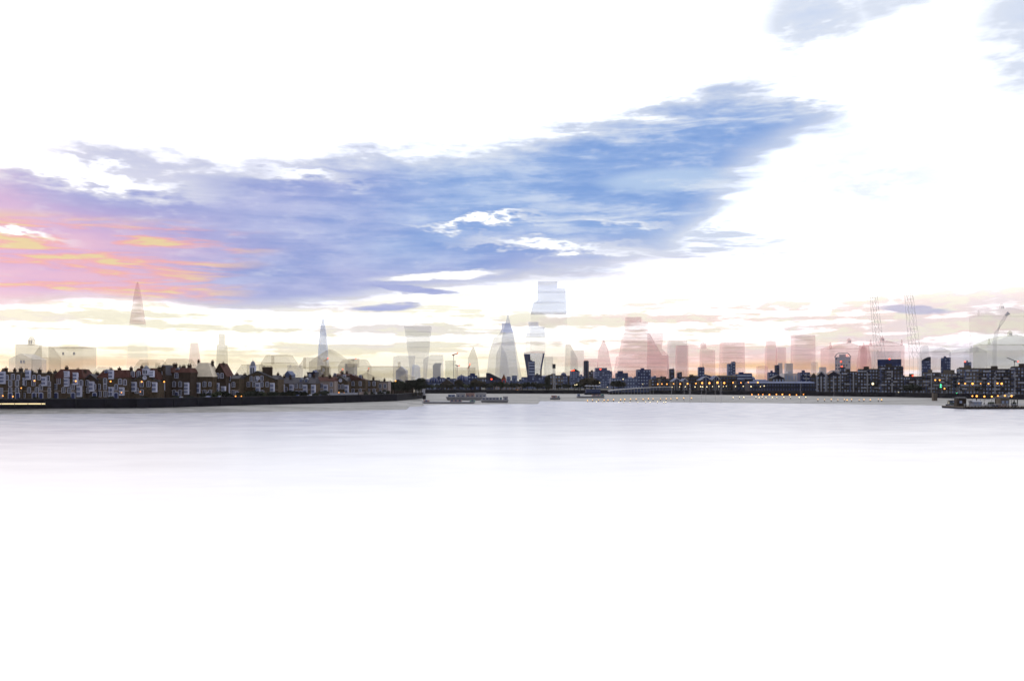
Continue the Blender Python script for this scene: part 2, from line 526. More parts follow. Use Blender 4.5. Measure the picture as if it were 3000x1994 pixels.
def river_wall(pts, label, mname, top=GZ + .9):
    t = thing('river_wall', label, 'wall', (pts[0][0], pts[0][1], FZ))
    ox, oy = pts[0]
    a = MB(); c = MB()
    for (x0, y0), (x1, y1) in zip(pts, pts[1:]):
        for mb, th, z0, z1 in ((a, .35, -.6, top - FZ), (c, .5, top - FZ, top - FZ + .18)):
            d = Vector((x1 - x0, y1 - y0, 0)).normalized(); nn = Vector((-d.y, d.x, 0)) * th
            q = [(x0 - ox - nn.x, y0 - oy - nn.y), (x1 - ox - nn.x, y1 - oy - nn.y), (x1 - ox + nn.x, y1 - oy + nn.y), (x0 - ox + nn.x, y0 - oy + nn.y)]
            mb.add([(*p, z0) for p in q] + [(*p, z1) for p in q], [(3, 2, 1, 0), (4, 5, 6, 7), (0, 1, 5, 4), (1, 2, 6, 5), (2, 3, 7, 6), (3, 0, 4, 7)])
    a.build('wall_face', mname, t); c.build('coping', 'coping', t)
    # timber fender posts along the wall
    for (x0, y0), (x1, y1) in zip(pts, pts[1:]):
        L = math.hypot(x1 - x0, y1 - y0)
        for k in range(int(L / 9)):
            u = (k + .5) * 9 / L; p = (x0 + (x1 - x0) * u - ox, y0 + (y1 - y0) * u - oy - .55, 0)
            link('fender_post', FENDER, t, p)


FENDER = MB().box(-.16, .16, -.16, .16, -.5, 2.6).mesh('fender_post', 'wall_black')
river_wall(FP[1:8], 'long black river wall below the brick terraces', 'wall_black')
river_wall(FP[8:12], 'dark river wall below the trees and domed houses', 'wall_black', GZ + .5)
river_wall(FP[11:16], 'dark river wall below the apartment blocks and pier', 'wall_black', GZ + .4)
river_wall([FP[7], (PX(1240, 540), 540), FP[8]], 'short side of the river wall where the shore steps back', 'wall_black', GZ + .6)

# ------------------------------------------------------------------ terraces on the left bank
def arch_poly(w_, h, k=5):
    r = w_ / 2; rise = r * .45
    pts = [(-r, 0), (r, 0), (r, h - rise)]
    pts += [(r * math.cos(PI * i / k), h - rise + rise * math.sin(PI * i / k)) for i in range(1, k)]
    return pts + [(-r, h - rise)]


ME = {}


def shared(key, fn):
    if key not in ME: ME[key] = fn()
    return ME[key]


def window(parent, x, z, w_=.95, h=1.75, y=0.0, arched=True, frame='white_paint', pane='glass_dark', lights=2):
    k = round(w_, 2), round(h, 2), arched, frame, pane, lights
    poly = (arch_poly(w_ + .34, h + .3) if arched else [(-w_ / 2 - .15, 0), (w_ / 2 + .15, 0), (w_ / 2 + .15, h + .26), (-w_ / 2 - .15, h + .26)])
    fr = link('window', shared(('wf',) + k, lambda: MB().prism(poly, -.07, .02).mesh('window', frame)), parent, (x, y, z))
    pw = (w_ - .13 * (lights - 1)) / lights
    for i in range(lights):
        link('pane', shared(('wp',) + k, lambda: MB().box(-pw / 2, pw / 2, -.015, .03, 0, h).mesh('pane', pane)), fr, (-w_ / 2 + pw / 2 + i * (pw + .13), -.075, .13))
    return fr


def bay(parent, x, z, h, w_=1.9, rows=2, pane='glass_blue', lights=3):
    k = round(w_, 2), round(h, 2), rows, pane, lights
    def body():
        m = MB(); d = .75
        poly = [(-w_ / 2, 0), (-w_ / 2 + .3, -d), (w_ / 2 - .3, -d), (w_ / 2, 0)]
        m.add([(px, py, 0) for px, py in poly] + [(px, py, h) for px, py in poly], [(0, 1, 5, 4), (1, 2, 6, 5), (2, 3, 7, 6), (3, 2, 1, 0), (4, 5, 6, 7), (0, 4, 7, 3)])
        m.box(-w_ / 2 + .15, w_ / 2 - .15, -d - .12, 0, h, h + .14)
        return m.mesh('bay_window', 'white_paint')
    b = link('bay_window', shared(('bb',) + k, body), parent, (x, 0, z))
    pw = (w_ - .75 - .12 * (lights - 1)) / lights; ph = (h - .45 * (rows + 1)) / rows
    me = shared(('bp',) + k, lambda: MB().box(-pw / 2, pw / 2, -.02, .03, 0, ph).mesh('pane', pane))
    for r in range(rows):
        for i in range(lights):
            link('pane', me, b, (-(w_ - .75) / 2 + pw / 2 + i * (pw + .12), -.76, .5 + r * (ph + .42)))
    return b


def chimney(parent, x, y, z0, z1, w_=1.1, m='brick_dark', pots=2):
    c = MB().box(-w_ / 2, w_ / 2, -.4, .4, 0, z1 - z0).box(-w_ / 2 - .1, w_ / 2 + .1, -.5, .5, z1 - z0 - .35, z1 - z0 - .1).build('chimney', m, parent, (x, y, z0))
    for i in range(pots):
        link('chimney_pot', shared('pot', lambda: MB().lathe([(.17, 0), (.13, .3), (.15, .55)], n=8).mesh('chimney_pot', 'tile_red')), c, ((i - (pots - 1) / 2) * w_ / pots, 0, z1 - z0))
    return c


def door(parent, x, z=0.0, m='door_blue'):
    d = link('door', shared(('door', m), lambda: MB().prism(arch_poly(1.15, 2.3), -.09, .02).mesh('door', m)), parent, (x, 0, z))
    link('surround', shared('sur', lambda: MB().prism(arch_poly(1.55, 2.6), -.06, .02).mesh('surround', 'white_paint')), d)
    return d


def cupola(parent, x, y, z, w_, h, m='white_paint', dome='lead'):
    c = MB().box(-w_ / 2, w_ / 2, -w_ / 2, w_ / 2, 0, h * .5).box(-w_ / 2 - .12, w_ / 2 + .12, -w_ / 2 - .12, w_ / 2 + .12, h * .5, h * .56).build('cupola', m, parent, (x, y, z))
    for s in (-1, 1):
        MB().prism(arch_poly(w_ * .28, h * .34), -.03, .03).build('louvre', 'ghost_solid' if 'ghost' in m else 'glass_dark', c, (s * w_ * .22, -w_ / 2 - .03, h * .1))
    r = w_ * .5
    MB().lathe([(r, 0), (r * .95, h * .1), (r * .72, h * .2), (r * .35, h * .27), (.07, h * .3), (.05, h * .44)], n=14).build('dome', dome, c, (0, 0, h * .56), True)
    return c


TD = [(0, 298), (400, 305), (760, 342), (900, 357), (1160, 402)]


def terrace(x0, x1, eave, top, style, label, walls='brick', roof='slate', chims=(), wins=(), bays=(), doors=(), clock=None, cup=None, gable=None,
            depth=9.0, dD=0.0, dormers=(), rowy=None, arched=True):
    D = interp(TD, (x0 + x1) / 2) + dD
    s = D / F                                            # metres per photo pixel at that distance
    xc = PX((x0 + x1) / 2, D)
    t = thing('terrace_house', label, 'house', (xc, D, GZ))
    W = (x1 - x0) * s; L = -W / 2; Rr = W / 2
    lx = lambda px: PX(px, D) - xc
    lz = lambda py: PZ(py, D) - GZ
    ez, tz = lz(eave), lz(top)
    MB().box(L, Rr, 0, depth, -.3, ez).build('wall', walls, t)
    if style == 'parapet':
        MB().box(L + .002, Rr - .002, -.12, depth - .01, ez, ez + .25).build('parapet', 'coping', t)
    elif style == 'mansard':
        i = min(W * .28, (tz - ez) * .55)
        MB().rings([(ez, L - .15, Rr + .15, -.2, depth), (tz, L + i, Rr - i, 1.8, depth - 1.8)]).build('roof', roof, t)
    elif style == 'side':
        MB().xprism([(-.35, ez), (depth + .2, ez), (depth / 2, tz)], L - .05, Rr + .05).build('roof', roof, t)
    elif style == 'gable':
        MB().prism([(L - .05, ez), (Rr + .05, ez), (0, tz)], 0.0, depth).build('gable_wall', walls, t)
        m = MB()
        for sg, a in ((-1, L - .3), (1, Rr + .3)):
            zz = ez - .3 * (tz - ez) / (W / 2)
            m.prism([(a, zz), (0, tz), (0, tz + .3), (a, zz + .3)] if sg < 0 else [(0, tz), (a, zz), (a, zz + .3), (0, tz + .3)], -.3, depth + .2)
        m.build('roof', roof, t)
    elif style == 'shed':
        MB().prism([(L, ez), (Rr, ez), (L, tz)], -.1, depth).build('roof', roof, t)
    if gable:                                            # front pediment: (x0, x1, eave y, peak y)
        a, b, zy, py = gable
        a, b, zz, pz = lx(a), lx(b), lz(zy), lz(py)
        p = MB().prism([(a, zz), (b, zz), ((a + b) / 2, pz)], -.5, 3.2).build('pediment', walls, t)
        m = MB(); c = (a + b) / 2
        m.prism([(a - .3, zz - .15), (c, pz), (c, pz + .42), (a - .3, zz + .27)], -.75, 3.25)
        m.prism([(c, pz), (b + .3, zz - .15), (b + .3, zz + .27), (c, pz + .42)], -.75, 3.25)
        m.build('gable_coping', 'coping', p)
        MB().box(a, b, -.5, 0, 0, zz).build('projecting_front', walls, t)
    for cx, cw, cy in chims:
        chimney(t, lx(cx), depth * .35, min(ez, lz(cy)) - 1.0, lz(cy), cw * s, 'brick_red' if walls == 'brick_red' else 'brick_dark', max(1, int(cw * s / .5)))
    rc = random.Random(int(x0) + 77)
    for k in range(int((x1 - x0) / 26)):                  # small stacks and aerials along the roof line
        cx = x0 + (x1 - x0) * (k + rc.uniform(.2, .8)) / max(1, int((x1 - x0) / 26))
        if any(abs(cx - q[0]) < 10 for q in chims) or (cup and abs(cx - cup[0]) < 16): continue
        ref = top if style != 'shed' else (eave + top) / 2
        chimney(t, lx(cx), depth * .5, lz(ref) - 1.2, lz(ref - rc.uniform(2.5, 7)), rc.uniform(5, 8) * s, 'brick_dark', 2)
    for wx, wy in wins:                                   # centre x and sill y in the photograph
        yy = -.5 if gable and gable[0] < wx < gable[1] else 0.0
        window(t, lx(wx), lz(wy), y=yy, arched=arched)
    taken = [(wx, wy - 8) for wx, wy in wins] + [(bx, yy_) for bx, a_, b_ in bays for yy_ in range(int(a_) - 4, int(b_) + 8, 6)] + [(dx, 1162) for dx in doors]
    n_ = max(1, int((x1 - x0) / 14))
    for ry in (1113, 1132, 1151, 1165):                   # smaller windows between the main ones
        for i in range(n_):
            wx = x0 + (x1 - x0) * (i + .5) / n_
            if ry - 15 < eave or (gable and gable[0] - 5 < wx < gable[1] + 5 and ry < gable[2] + 10): continue
            if any(abs(wx - q) < 12 and abs(ry - 8 - r_) < 15 for q, r_ in taken): continue
            window(t, lx(wx), lz(ry), .72, 1.5, arched=(ry != 1151))
    for bx, btop, bbot in bays:
        o = bay(t, lx(bx), lz(bbot), lz(btop) - lz(bbot), rows=2 if bbot - btop < 34 else 3)
        if gable and gable[0] < bx < gable[1]: o.location.y = -.5
    for dx in doors: door(t, lx(dx), .3)
    for dx, dy in dormers:
        d = MB().box(-.7, .7, 0, 2.4, 0, 1.35).prism([(-.85, 1.35), (.85, 1.35), (0, 2.0)], -.1, 2.4).build('dormer', 'lead', t, (lx(dx), 1.0, lz(dy)))
        link('pane', shared('dormp', lambda: MB().box(-.42, .42, -.04, .04, .25, 1.2).mesh('pane', 'glass_blue')), d)
    if clock:
        c = MB().add([(.75 * math.cos(a), yy, .75 * math.sin(a)) for yy in (-.08, .0) for a in [2 * PI * i / 20 for i in range(20)]],
                     [tuple(range(20))] + [(i, i + 20, (i + 1) % 20 + 20, (i + 1) % 20) for i in range(20)]).build('clock_face', 'white_paint', t, (lx(clock[0]), -.55 if gable else -.06, lz(clock[1])))
        MB().box(-.04, .04, -.12, -.08, -.05, .55).box(-.02, .42, -.12, -.08, -.04, .04).build('clock_hands', 'metal_dark', c)
    if cup: cupola(t, lx(cup[0]), cup[3] if len(cup) > 3 else 3.0, lz(cup[1]), 15 * s, (cup[1] - cup[2]) * s)
    MB().box(L - .04, Rr + .04, -.06, .05, 3.15, 3.4).build('string_course', 'stone_pale', t)
    return t


def grid(x0, x1, nx, ys): return [(x0 + (x1 - x0) * (i + .5) / nx, y) for y in ys for i in range(nx)]


terrace(-20, 62, 1091, 1088, 'parapet', 'flat topped brick terrace house with one tall white bay, first of the row', chims=[(2, 8, 1077), (46, 9, 1079)],
        wins=grid(20, 60, 2, (1131, 1151)) + [(38, 1112), (-10, 1131)], bays=[(9, 1089, 1124)], doors=[30, 52])
terrace(63, 152, 1094, 1090, 'parapet', 'brick terrace house with four chimneys in a row along its parapet', 'brick',
        chims=[(78, 7, 1085), (102, 8, 1082), (130, 9, 1088), (148, 7, 1086)], wins=[(98, 1130), (120, 1142), (108, 1151), (140, 1117), (72, 1130), (85, 1151)],
        bays=[(65, 1107, 1128), (83, 1085, 1112), (130, 1104, 1130)], doors=[100, 120])
terrace(154, 246, 1108, 1081, 'mansard', 'brick terrace house with steep dark red mansard roof and twin chimneys', 'brick', 'tile_red',
        chims=[(215, 9, 1081), (233, 12, 1084)], wins=[(162, 1141), (172, 1124), (203, 1152), (213, 1141), (186, 1151), (238, 1130)],
        bays=[(196, 1108, 1132), (196, 1088, 1104), (222, 1092, 1127), (233, 1131, 1162)], doors=[164, 214])
terrace(247, 283, 1112, 1097, 'gable', 'low narrow brick house with plain dark front gable between two mansard roofs', 'brick_dark',
        wins=[(256, 1130), (276, 1141), (258, 1151)], bays=[(269, 1118, 1146)], doors=[277])
terrace(284, 376, 1106, 1083, 'mansard', 'brick terrace house with plum mansard roof and white bay rising into it', 'brick', 'tile_red',
        chims=[(338, 8, 1077), (290, 7, 1092)], wins=[(290, 1141), (308, 1141), (340, 1142), (352, 1126), (308, 1124), (366, 1128), (292, 1162), (309, 1162)],
        bays=[(326, 1085, 1110), (326, 1134, 1162), (357, 1135, 1158)], doors=[340], dormers=[(307, 1098)])
terrace(378, 464, 1112, 1078, 'mansard', 'brick terrace house with clock in its front gable and a small belfry', 'brick', 'tile_red',
        gable=(388, 462, 1116, 1097), clock=(426, 1106), cup=(429, 1098, 1066, -.2), wins=[(417, 1133), (437, 1133), (417, 1157), (402, 1152), (391, 1104), (408, 1104)],
        bays=[(395, 1119, 1147), (455, 1120, 1148), (447, 1086, 1104)], doors=[437], chims=[(470, 7, 1072)])
terrace(465, 486, 1094, 1071, 'gable', 'very narrow tall brown house with sharp gable next to the clock house', 'brick_dark',
        wins=[(470, 1103), (480, 1103), (476, 1151)], bays=[(476, 1112, 1142)])
terrace(487, 558, 1091, 1077, 'mansard', 'dark brick house with three heavy round chimney stacks on its roof', 'brick_dark', 'tile_red',
        chims=[(503, 12, 1065), (529, 9, 1071), (546, 10, 1068)], wins=[(510, 1133), (528, 1133), (510, 1157), (528, 1157), (517, 1108)],
        bays=[(491, 1090, 1112), (547, 1121, 1155), (490, 1121, 1150)], doors=[517], dormers=[(517, 1092)])
terrace(559, 623, 1103, 1062, 'mansard', 'brick house under a very tall pale cream hipped roof', 'brick', 'render_cream',
        wins=[(599, 1133), (567, 1109), (616, 1157), (599, 1157), (572, 1158)], bays=[(580, 1121, 1152)], doors=[612])
terrace(624, 662, 1100, 1066, 'gable', 'dark house with steep rust red pointed roof and fine glazing in its gable', 'brick_dark', 'tile_red',
        wins=[(617 + 12, 1133), (650, 1108), (637, 1108)], bays=[(636, 1122, 1155), (655, 1132, 1160)], chims=[(646, 7, 1062)])
terrace(663, 700, 1109, 1097, 'side', 'low brick house with slate roof next to the pedimented house', 'brick', 'slate',
        wins=[(684, 1134), (684, 1158), (671, 1116)], bays=[(667, 1123, 1156)], doors=[694])
terrace(701, 814, 1111, 1098, 'side', 'wide brick house with broad pediment and white domed belfry', 'brick', 'slate',
        gable=(703, 806, 1112, 1089), cup=(733, 1098, 1049, 3.6), clock=(757, 1107), chims=[(777, 29, 1075)],
        wins=[(729, 1133), (745, 1133), (768, 1133), (784, 1133), (738, 1117), (752, 1117), (770, 1157), (768, 1115)],
        bays=[(711, 1121, 1158), (757, 1121, 1160), (799, 1122, 1160)], doors=[729, 745])
terrace(815, 924, 1123, 1105, 'side', 'long low brick terrace with unbroken dark slate roof', 'brick', 'slate',
        wins=[(868, 1137), (881, 1137), (838, 1147), (822, 1140)], bays=[(828, 1126, 1164), (854, 1126, 1165), (894, 1127, 1165), (918, 1127, 1165)],
        doors=[869, 881], dormers=[(879, 1121), (895, 1121)], chims=[(845, 6, 1100)])
terrace(925, 980, 1116, 1103, 'side', 'pale pinkish stone fronted house with purple brown roof', 'stone_pale', 'tile_red',
        wins=[(931, 1137), (942, 1137)], bays=[(920 + 9, 1142, 1166), (954, 1127, 1164)], doors=[932, 943], chims=[(962, 7, 1098)])
terrace(981, 1018, 1116, 1104, 'side', 'brick house with small steep pediment and oval plaque, ivy round its bays', 'brick', 'slate',
        gable=(981, 1015, 1117, 1104), clock=(998, 1114), wins=[(993, 1139), (1004, 1139)], bays=[(984, 1128, 1163), (1015, 1128, 1163)], doors=[993, 1005])
terrace(975, 1024, 1100, 1094, 'side', 'taller brick house rising behind the small pediment, its tall window lit pale', 'brick_dark', 'tile_red', dD=12, depth=7,
        bays=[(1008, 1098, 1114)], wins=[(981, 1106)], chims=[(1000, 7, 1089)])
terrace(1025, 1071, 1113, 1095, 'shed', 'brown brick block with single roof slope falling away from the pediment', 'brick', 'tile_red',
        wins=grid(1024, 1066, 2, (1111, 1130, 1151)))
terrace(1072, 1104, 1115, 1112, 'parapet', 'plain flat topped brown brick block with three windows at the end of the terrace', 'brick',
        wins=[(1080, 1130), (1080, 1151), (1096, 1130), (1096, 1151), (1080, 1164)])
terrace(1107, 1137, 1118, 1114, 'parapet', 'small pale plastered block standing alone beyond the brick terrace', 'stone_pale',
        wins=[(1114, 1137), (1128, 1137), (1114, 1154), (1128, 1154)])

# pale roofs seen over the terrace
def back_house(x0, x1, eave, top, style, label, D, walls, roof, depth=10.0, extra=None):
    s = D / F; xc = PX((x0 + x1) / 2, D)
    t = thing('town_house', label, 'house', (xc, D, GZ))
    W = (x1 - x0) * s; L, Rr = -W / 2, W / 2
    ez, tz = PZ(eave, D) - GZ, PZ(top, D) - GZ
    MB().box(L, Rr, 0, depth, -.3, ez).build('wall', walls, t)
    if style == 'gable':
        MB().prism([(L - .2, ez), (Rr + .2, ez), (0, tz)], -.2, depth + .2).build('roof', roof, t)
    elif style == 'mansard':
        i = min(W * .25, (tz - ez) * .6)
        MB().rings([(ez, L, Rr, -.1, depth), (tz, L + i, Rr - i, 1.5, depth - 1.5)]).build('roof', roof, t)
    elif style == 'flat':
        MB().box(L - .2, Rr + .2, -.2, depth + .2, ez, ez + .5).build('cornice', roof, t)
    for cx, cw, cy in (extra or {}).get('chims', ()):
        c = MB().box(-cw * s / 2, cw * s / 2, 0, 1.2, 0, PZ(cy, D) - GZ - ez + .6).build('chimney', walls, t, (PX(cx, D) - xc, depth * .4, ez - .6))
    if extra and 'wins' in extra:
        for wx, wy in extra['wins']:
            window(t, PX(wx, D) - xc, PZ(wy, D) - GZ, 5 * s, 8 * s, frame=walls if 'ghost' in walls else 'white_paint', pane='ghost_solid' if 'ghost' in walls else 'pane_pale')
    if extra and 'cup' in extra:
        a, b, c_ = extra['cup']
        cupola(t, PX(a, D) - xc, depth * .4, PZ(b, D) - GZ, 14 * s, (b - c_) * s, walls, roof)
    return t


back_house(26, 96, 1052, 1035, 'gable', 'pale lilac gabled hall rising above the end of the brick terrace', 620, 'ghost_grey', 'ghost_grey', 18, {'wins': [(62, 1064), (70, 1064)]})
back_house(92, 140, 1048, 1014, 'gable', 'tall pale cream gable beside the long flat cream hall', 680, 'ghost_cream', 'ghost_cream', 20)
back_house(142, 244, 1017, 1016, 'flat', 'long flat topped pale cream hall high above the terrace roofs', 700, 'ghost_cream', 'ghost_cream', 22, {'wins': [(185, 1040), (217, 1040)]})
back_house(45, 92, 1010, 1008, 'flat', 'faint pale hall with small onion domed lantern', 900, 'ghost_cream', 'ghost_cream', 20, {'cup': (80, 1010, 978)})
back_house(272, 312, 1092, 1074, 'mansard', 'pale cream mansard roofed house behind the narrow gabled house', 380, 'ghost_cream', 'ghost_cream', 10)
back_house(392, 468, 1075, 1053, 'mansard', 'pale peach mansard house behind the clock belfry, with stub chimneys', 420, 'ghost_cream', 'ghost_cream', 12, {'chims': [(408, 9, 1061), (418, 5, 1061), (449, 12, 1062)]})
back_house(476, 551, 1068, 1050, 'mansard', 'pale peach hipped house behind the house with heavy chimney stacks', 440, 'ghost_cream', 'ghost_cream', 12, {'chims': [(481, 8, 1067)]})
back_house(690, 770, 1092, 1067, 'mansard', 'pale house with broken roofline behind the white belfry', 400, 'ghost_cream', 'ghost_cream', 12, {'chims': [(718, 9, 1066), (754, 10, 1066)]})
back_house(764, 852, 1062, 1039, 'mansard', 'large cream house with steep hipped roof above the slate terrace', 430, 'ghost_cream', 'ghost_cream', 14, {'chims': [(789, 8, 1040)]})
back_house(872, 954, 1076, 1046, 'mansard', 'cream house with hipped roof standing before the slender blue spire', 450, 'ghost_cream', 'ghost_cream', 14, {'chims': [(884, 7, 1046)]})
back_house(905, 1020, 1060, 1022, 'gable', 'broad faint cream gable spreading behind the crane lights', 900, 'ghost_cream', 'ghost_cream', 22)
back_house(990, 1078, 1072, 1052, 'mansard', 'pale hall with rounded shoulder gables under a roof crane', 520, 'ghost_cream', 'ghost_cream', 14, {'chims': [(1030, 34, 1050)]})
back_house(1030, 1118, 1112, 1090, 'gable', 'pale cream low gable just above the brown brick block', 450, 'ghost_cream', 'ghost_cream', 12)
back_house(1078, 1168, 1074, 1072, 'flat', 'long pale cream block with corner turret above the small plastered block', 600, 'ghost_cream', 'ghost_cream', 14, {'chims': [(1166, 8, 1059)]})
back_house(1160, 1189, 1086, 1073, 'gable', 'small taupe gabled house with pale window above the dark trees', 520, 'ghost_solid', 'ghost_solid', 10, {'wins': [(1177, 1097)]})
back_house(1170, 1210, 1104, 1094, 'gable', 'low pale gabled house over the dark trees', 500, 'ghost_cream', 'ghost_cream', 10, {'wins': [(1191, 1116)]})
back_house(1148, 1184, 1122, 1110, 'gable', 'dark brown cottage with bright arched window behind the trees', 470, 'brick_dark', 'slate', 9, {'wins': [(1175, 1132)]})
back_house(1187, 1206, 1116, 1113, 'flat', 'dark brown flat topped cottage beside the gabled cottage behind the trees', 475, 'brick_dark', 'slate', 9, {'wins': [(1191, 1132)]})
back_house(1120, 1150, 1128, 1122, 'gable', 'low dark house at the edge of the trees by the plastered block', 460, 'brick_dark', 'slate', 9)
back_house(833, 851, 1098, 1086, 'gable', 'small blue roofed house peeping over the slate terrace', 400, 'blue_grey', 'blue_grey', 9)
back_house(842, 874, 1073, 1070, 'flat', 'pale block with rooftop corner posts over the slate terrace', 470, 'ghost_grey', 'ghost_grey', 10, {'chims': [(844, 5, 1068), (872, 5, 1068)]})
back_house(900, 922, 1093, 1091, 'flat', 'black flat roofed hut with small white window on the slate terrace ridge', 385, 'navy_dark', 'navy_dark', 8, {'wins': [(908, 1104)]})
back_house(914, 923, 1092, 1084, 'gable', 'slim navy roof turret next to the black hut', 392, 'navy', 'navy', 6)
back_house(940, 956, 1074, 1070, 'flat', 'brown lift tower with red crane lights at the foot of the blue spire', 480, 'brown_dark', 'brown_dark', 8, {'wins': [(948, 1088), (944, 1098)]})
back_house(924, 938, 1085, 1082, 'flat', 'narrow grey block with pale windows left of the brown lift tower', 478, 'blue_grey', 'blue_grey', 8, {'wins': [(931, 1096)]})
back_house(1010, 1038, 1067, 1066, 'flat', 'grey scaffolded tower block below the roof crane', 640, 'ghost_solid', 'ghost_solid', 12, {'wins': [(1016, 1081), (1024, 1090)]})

# ------------------------------------------------------------------ dark blocks of the middle distance
def block(name, cat, label, x0, x1, top, D, walls, pane='pane_pale', roof='flat', rtop=None, depth=None, cols=None, rows=None, wsize=(.55, .5), base=GZ, tiers=(), beacon=None, masts=(), rmat=None, band=False, balc=False):
    s = D / F; xc = PX((x0 + x1) / 2, D); W = (x1 - x0) * s
    turn = math.atan2(xc, D) if x0 > 2370 and name != 'town_block' else 0.0
    W *= math.cos(turn)
    depth = depth or min(max(W, 6), 26)
    H = PZ(top, D) - base
    t = thing(name, label, cat, (xc, D, base), -turn)
    L, Rr = -W / 2, W / 2
    MB().box(L, Rr, 0, depth, -.4, H).build('wall', walls, t)
    rm = rmat or walls
    if roof == 'flat':
        MB().box(L + .25, Rr - .25, .25, depth - .25, H, H + .35).build('roof', rm, t)
        if W > 5: MB().box(L + W * .3, L + W * .55, depth * .3, depth * .6, H + .35, H + 1.8).build('plant_room', rm, t)
    elif roof == 'gable':
        MB().prism([(L - .2, H), (Rr + .2, H), (0, PZ(rtop, D) - base)], -.25, depth).build('roof', rm, t)
    elif roof == 'side':
        MB().xprism([(-.3, H), (depth, H), (depth / 2, PZ(rtop, D) - base)], L - .1, Rr + .1).build('roof', rm, t)
    elif roof == 'shedr':
        MB().prism([(L, H), (Rr, H), (L + W * .2, PZ(rtop, D) - base), (L, PZ(rtop, D) - base)], -.2, depth).build('roof', rm, t)
    elif roof == 'curve':
        zt = PZ(rtop, D) - base; k = 8
        MB().prism([(L, H), (Rr, H)] + [(Rr - W * i / k, H + (zt - H) * math.sin(PI * (.5 * i / k + .5)) if False else H + (zt - H) * math.cos(PI * .5 * i / k) ** .8) for i in range(k)] + [(L, H + .01)], -.1, depth).build('roof', rm, t)
    elif roof == 'dome':
        zt = PZ(rtop, D) - base; r = W * .36; hh = zt - H
        MB().box(L - .15, Rr + .15, -.2, depth, H, H + .35).build('cornice', rm, t)
        d = MB().lathe([(r, 0), (r * .98, hh * .25), (r * .82, hh * .5), (r * .5, hh * .73), (r * .16, hh * .84), (.12, hh * .88), (.06, hh)], n=16).build('dome', rm, t, (0, min(depth * .4, r + .5), H + .35), True)
        for i in range(6):
            a = PI + PI * (i + .5) / 6
            MB().tube([(r * c * math.cos(a), r * c * math.sin(a), hh * h_) for c, h_ in ((1.01, .02), (1.0, .26), (.84, .51), (.52, .74))], .09, 4).build('rib', 'pole_pale', d)
    for i, (a, b, ty) in enumerate(tiers):
        MB().box(PX(a, D) - xc, PX(b, D) - xc, depth * .12, depth * .85, H - .2, PZ(ty, D) - base).build('upper_storey', walls, t)
    cols = cols if cols is not None else max(1, int((x1 - x0) / 9)); base_y = HZ + (CAMZ - base) / D * F
    rows = rows if rows is not None else max(1, int((base_y - top) / 9))
    cw = W / max(cols, 1); rh = H / max(rows, 1)
    if rows * cols and not band:
        fr_w, fr_h = cw * wsize[0], rh * wsize[1]
        me = MB().box(-fr_w / 2, fr_w / 2, -.08, .05, 0, fr_h).mesh('window', pane)
        me2 = MB().box(-fr_w / 2, fr_w / 2, -.08, .05, 0, fr_h).mesh('window', 'pane_dim')
        sl = MB().box(-fr_w * .56, fr_w * .56, -.22, .02, -.14, 0).mesh('sill', 'balcony_white') if balc else None
        for r in range(rows):
            for c in range(cols):
                q = random.random()
                o = link('window', me if q > .35 else me2, t, (L + cw * (c + .5), 0, rh * (r + .3)))
                if sl: link('sill', sl, o)
    if name == 'housing_block':
        rb = random.Random(int(x0))
        for k in range(2):
            xx = L + W * rb.uniform(.08, .92); MB().box(xx - .35, xx + .35, -.35, .02, 0, H * rb.uniform(.8, 1.0)).build('stair_shaft', 'balcony_white' if k else 'blue_grey', t)
        bl = MB().box(-1.1, 1.1, -.9, 0, 0, .14).box(-1.1, 1.1, -.9, -.84, .14, .75).mesh('balcony', 'balcony_white'); bd = MB().box(-.95, .95, -.85, 0, 0, .12).box(-.95, .95, -.85, -.8, .12, .8).mesh('balcony', 'navy_dark')
        for k in range(int(rows * cols * .4)):
            link('balcony', rb.choice((bl, bd, bd)), t, (L + cw * (rb.randrange(cols) + .5), -.05, rh * (rb.randrange(1, rows) + .26)))
    if band:
        for r in range(rows):
            MB().box(L + W * .04, Rr - W * .04, -.1, .05, rh * (r + .3), rh * (r + .3) + rh * wsize[1]).build('window_band', pane, t)
    if beacon:
        for bx, by in beacon:
            b = MB().lathe([(.05, 0), (.9 * s * 2.2, .5 * s * 2), (.9 * s * 2.2, 3 * s), (.05, 3.6 * s)], n=8).build('beacon', 'lamp_red', t, (PX(bx, D) - xc, -.3, PZ(by, D) - base))
    for mx_, my_ in masts:
        MB().tube([(PX(mx_, D) - xc, depth * .5, H), (PX(mx_, D) - xc, depth * .5, PZ(my_, D) - base)], .12 + .15 * s, 5).build('mast', 'metal_dark', t)
    return t


B = block
# beyond the trees, left of centre
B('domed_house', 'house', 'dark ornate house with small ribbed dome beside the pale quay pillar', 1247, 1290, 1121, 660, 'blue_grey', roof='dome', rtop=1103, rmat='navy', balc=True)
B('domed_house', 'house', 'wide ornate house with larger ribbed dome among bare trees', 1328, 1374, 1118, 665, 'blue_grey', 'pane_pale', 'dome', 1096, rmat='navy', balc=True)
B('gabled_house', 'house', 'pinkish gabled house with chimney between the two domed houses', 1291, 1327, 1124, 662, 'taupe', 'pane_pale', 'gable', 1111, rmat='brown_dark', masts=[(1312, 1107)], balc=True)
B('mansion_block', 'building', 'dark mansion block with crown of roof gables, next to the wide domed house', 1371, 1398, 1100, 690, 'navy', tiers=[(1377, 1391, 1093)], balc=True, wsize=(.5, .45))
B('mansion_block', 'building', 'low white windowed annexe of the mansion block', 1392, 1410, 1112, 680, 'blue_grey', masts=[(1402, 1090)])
B('boat_shed', 'shed', 'navy shed with one long roof slope falling towards the red gable', 1424, 1474, 1112, 720, 'navy', 'pane_dim', 'shedr', 1092, rmat='navy_dark', beacon=[(1440, 1112)], depth=14)
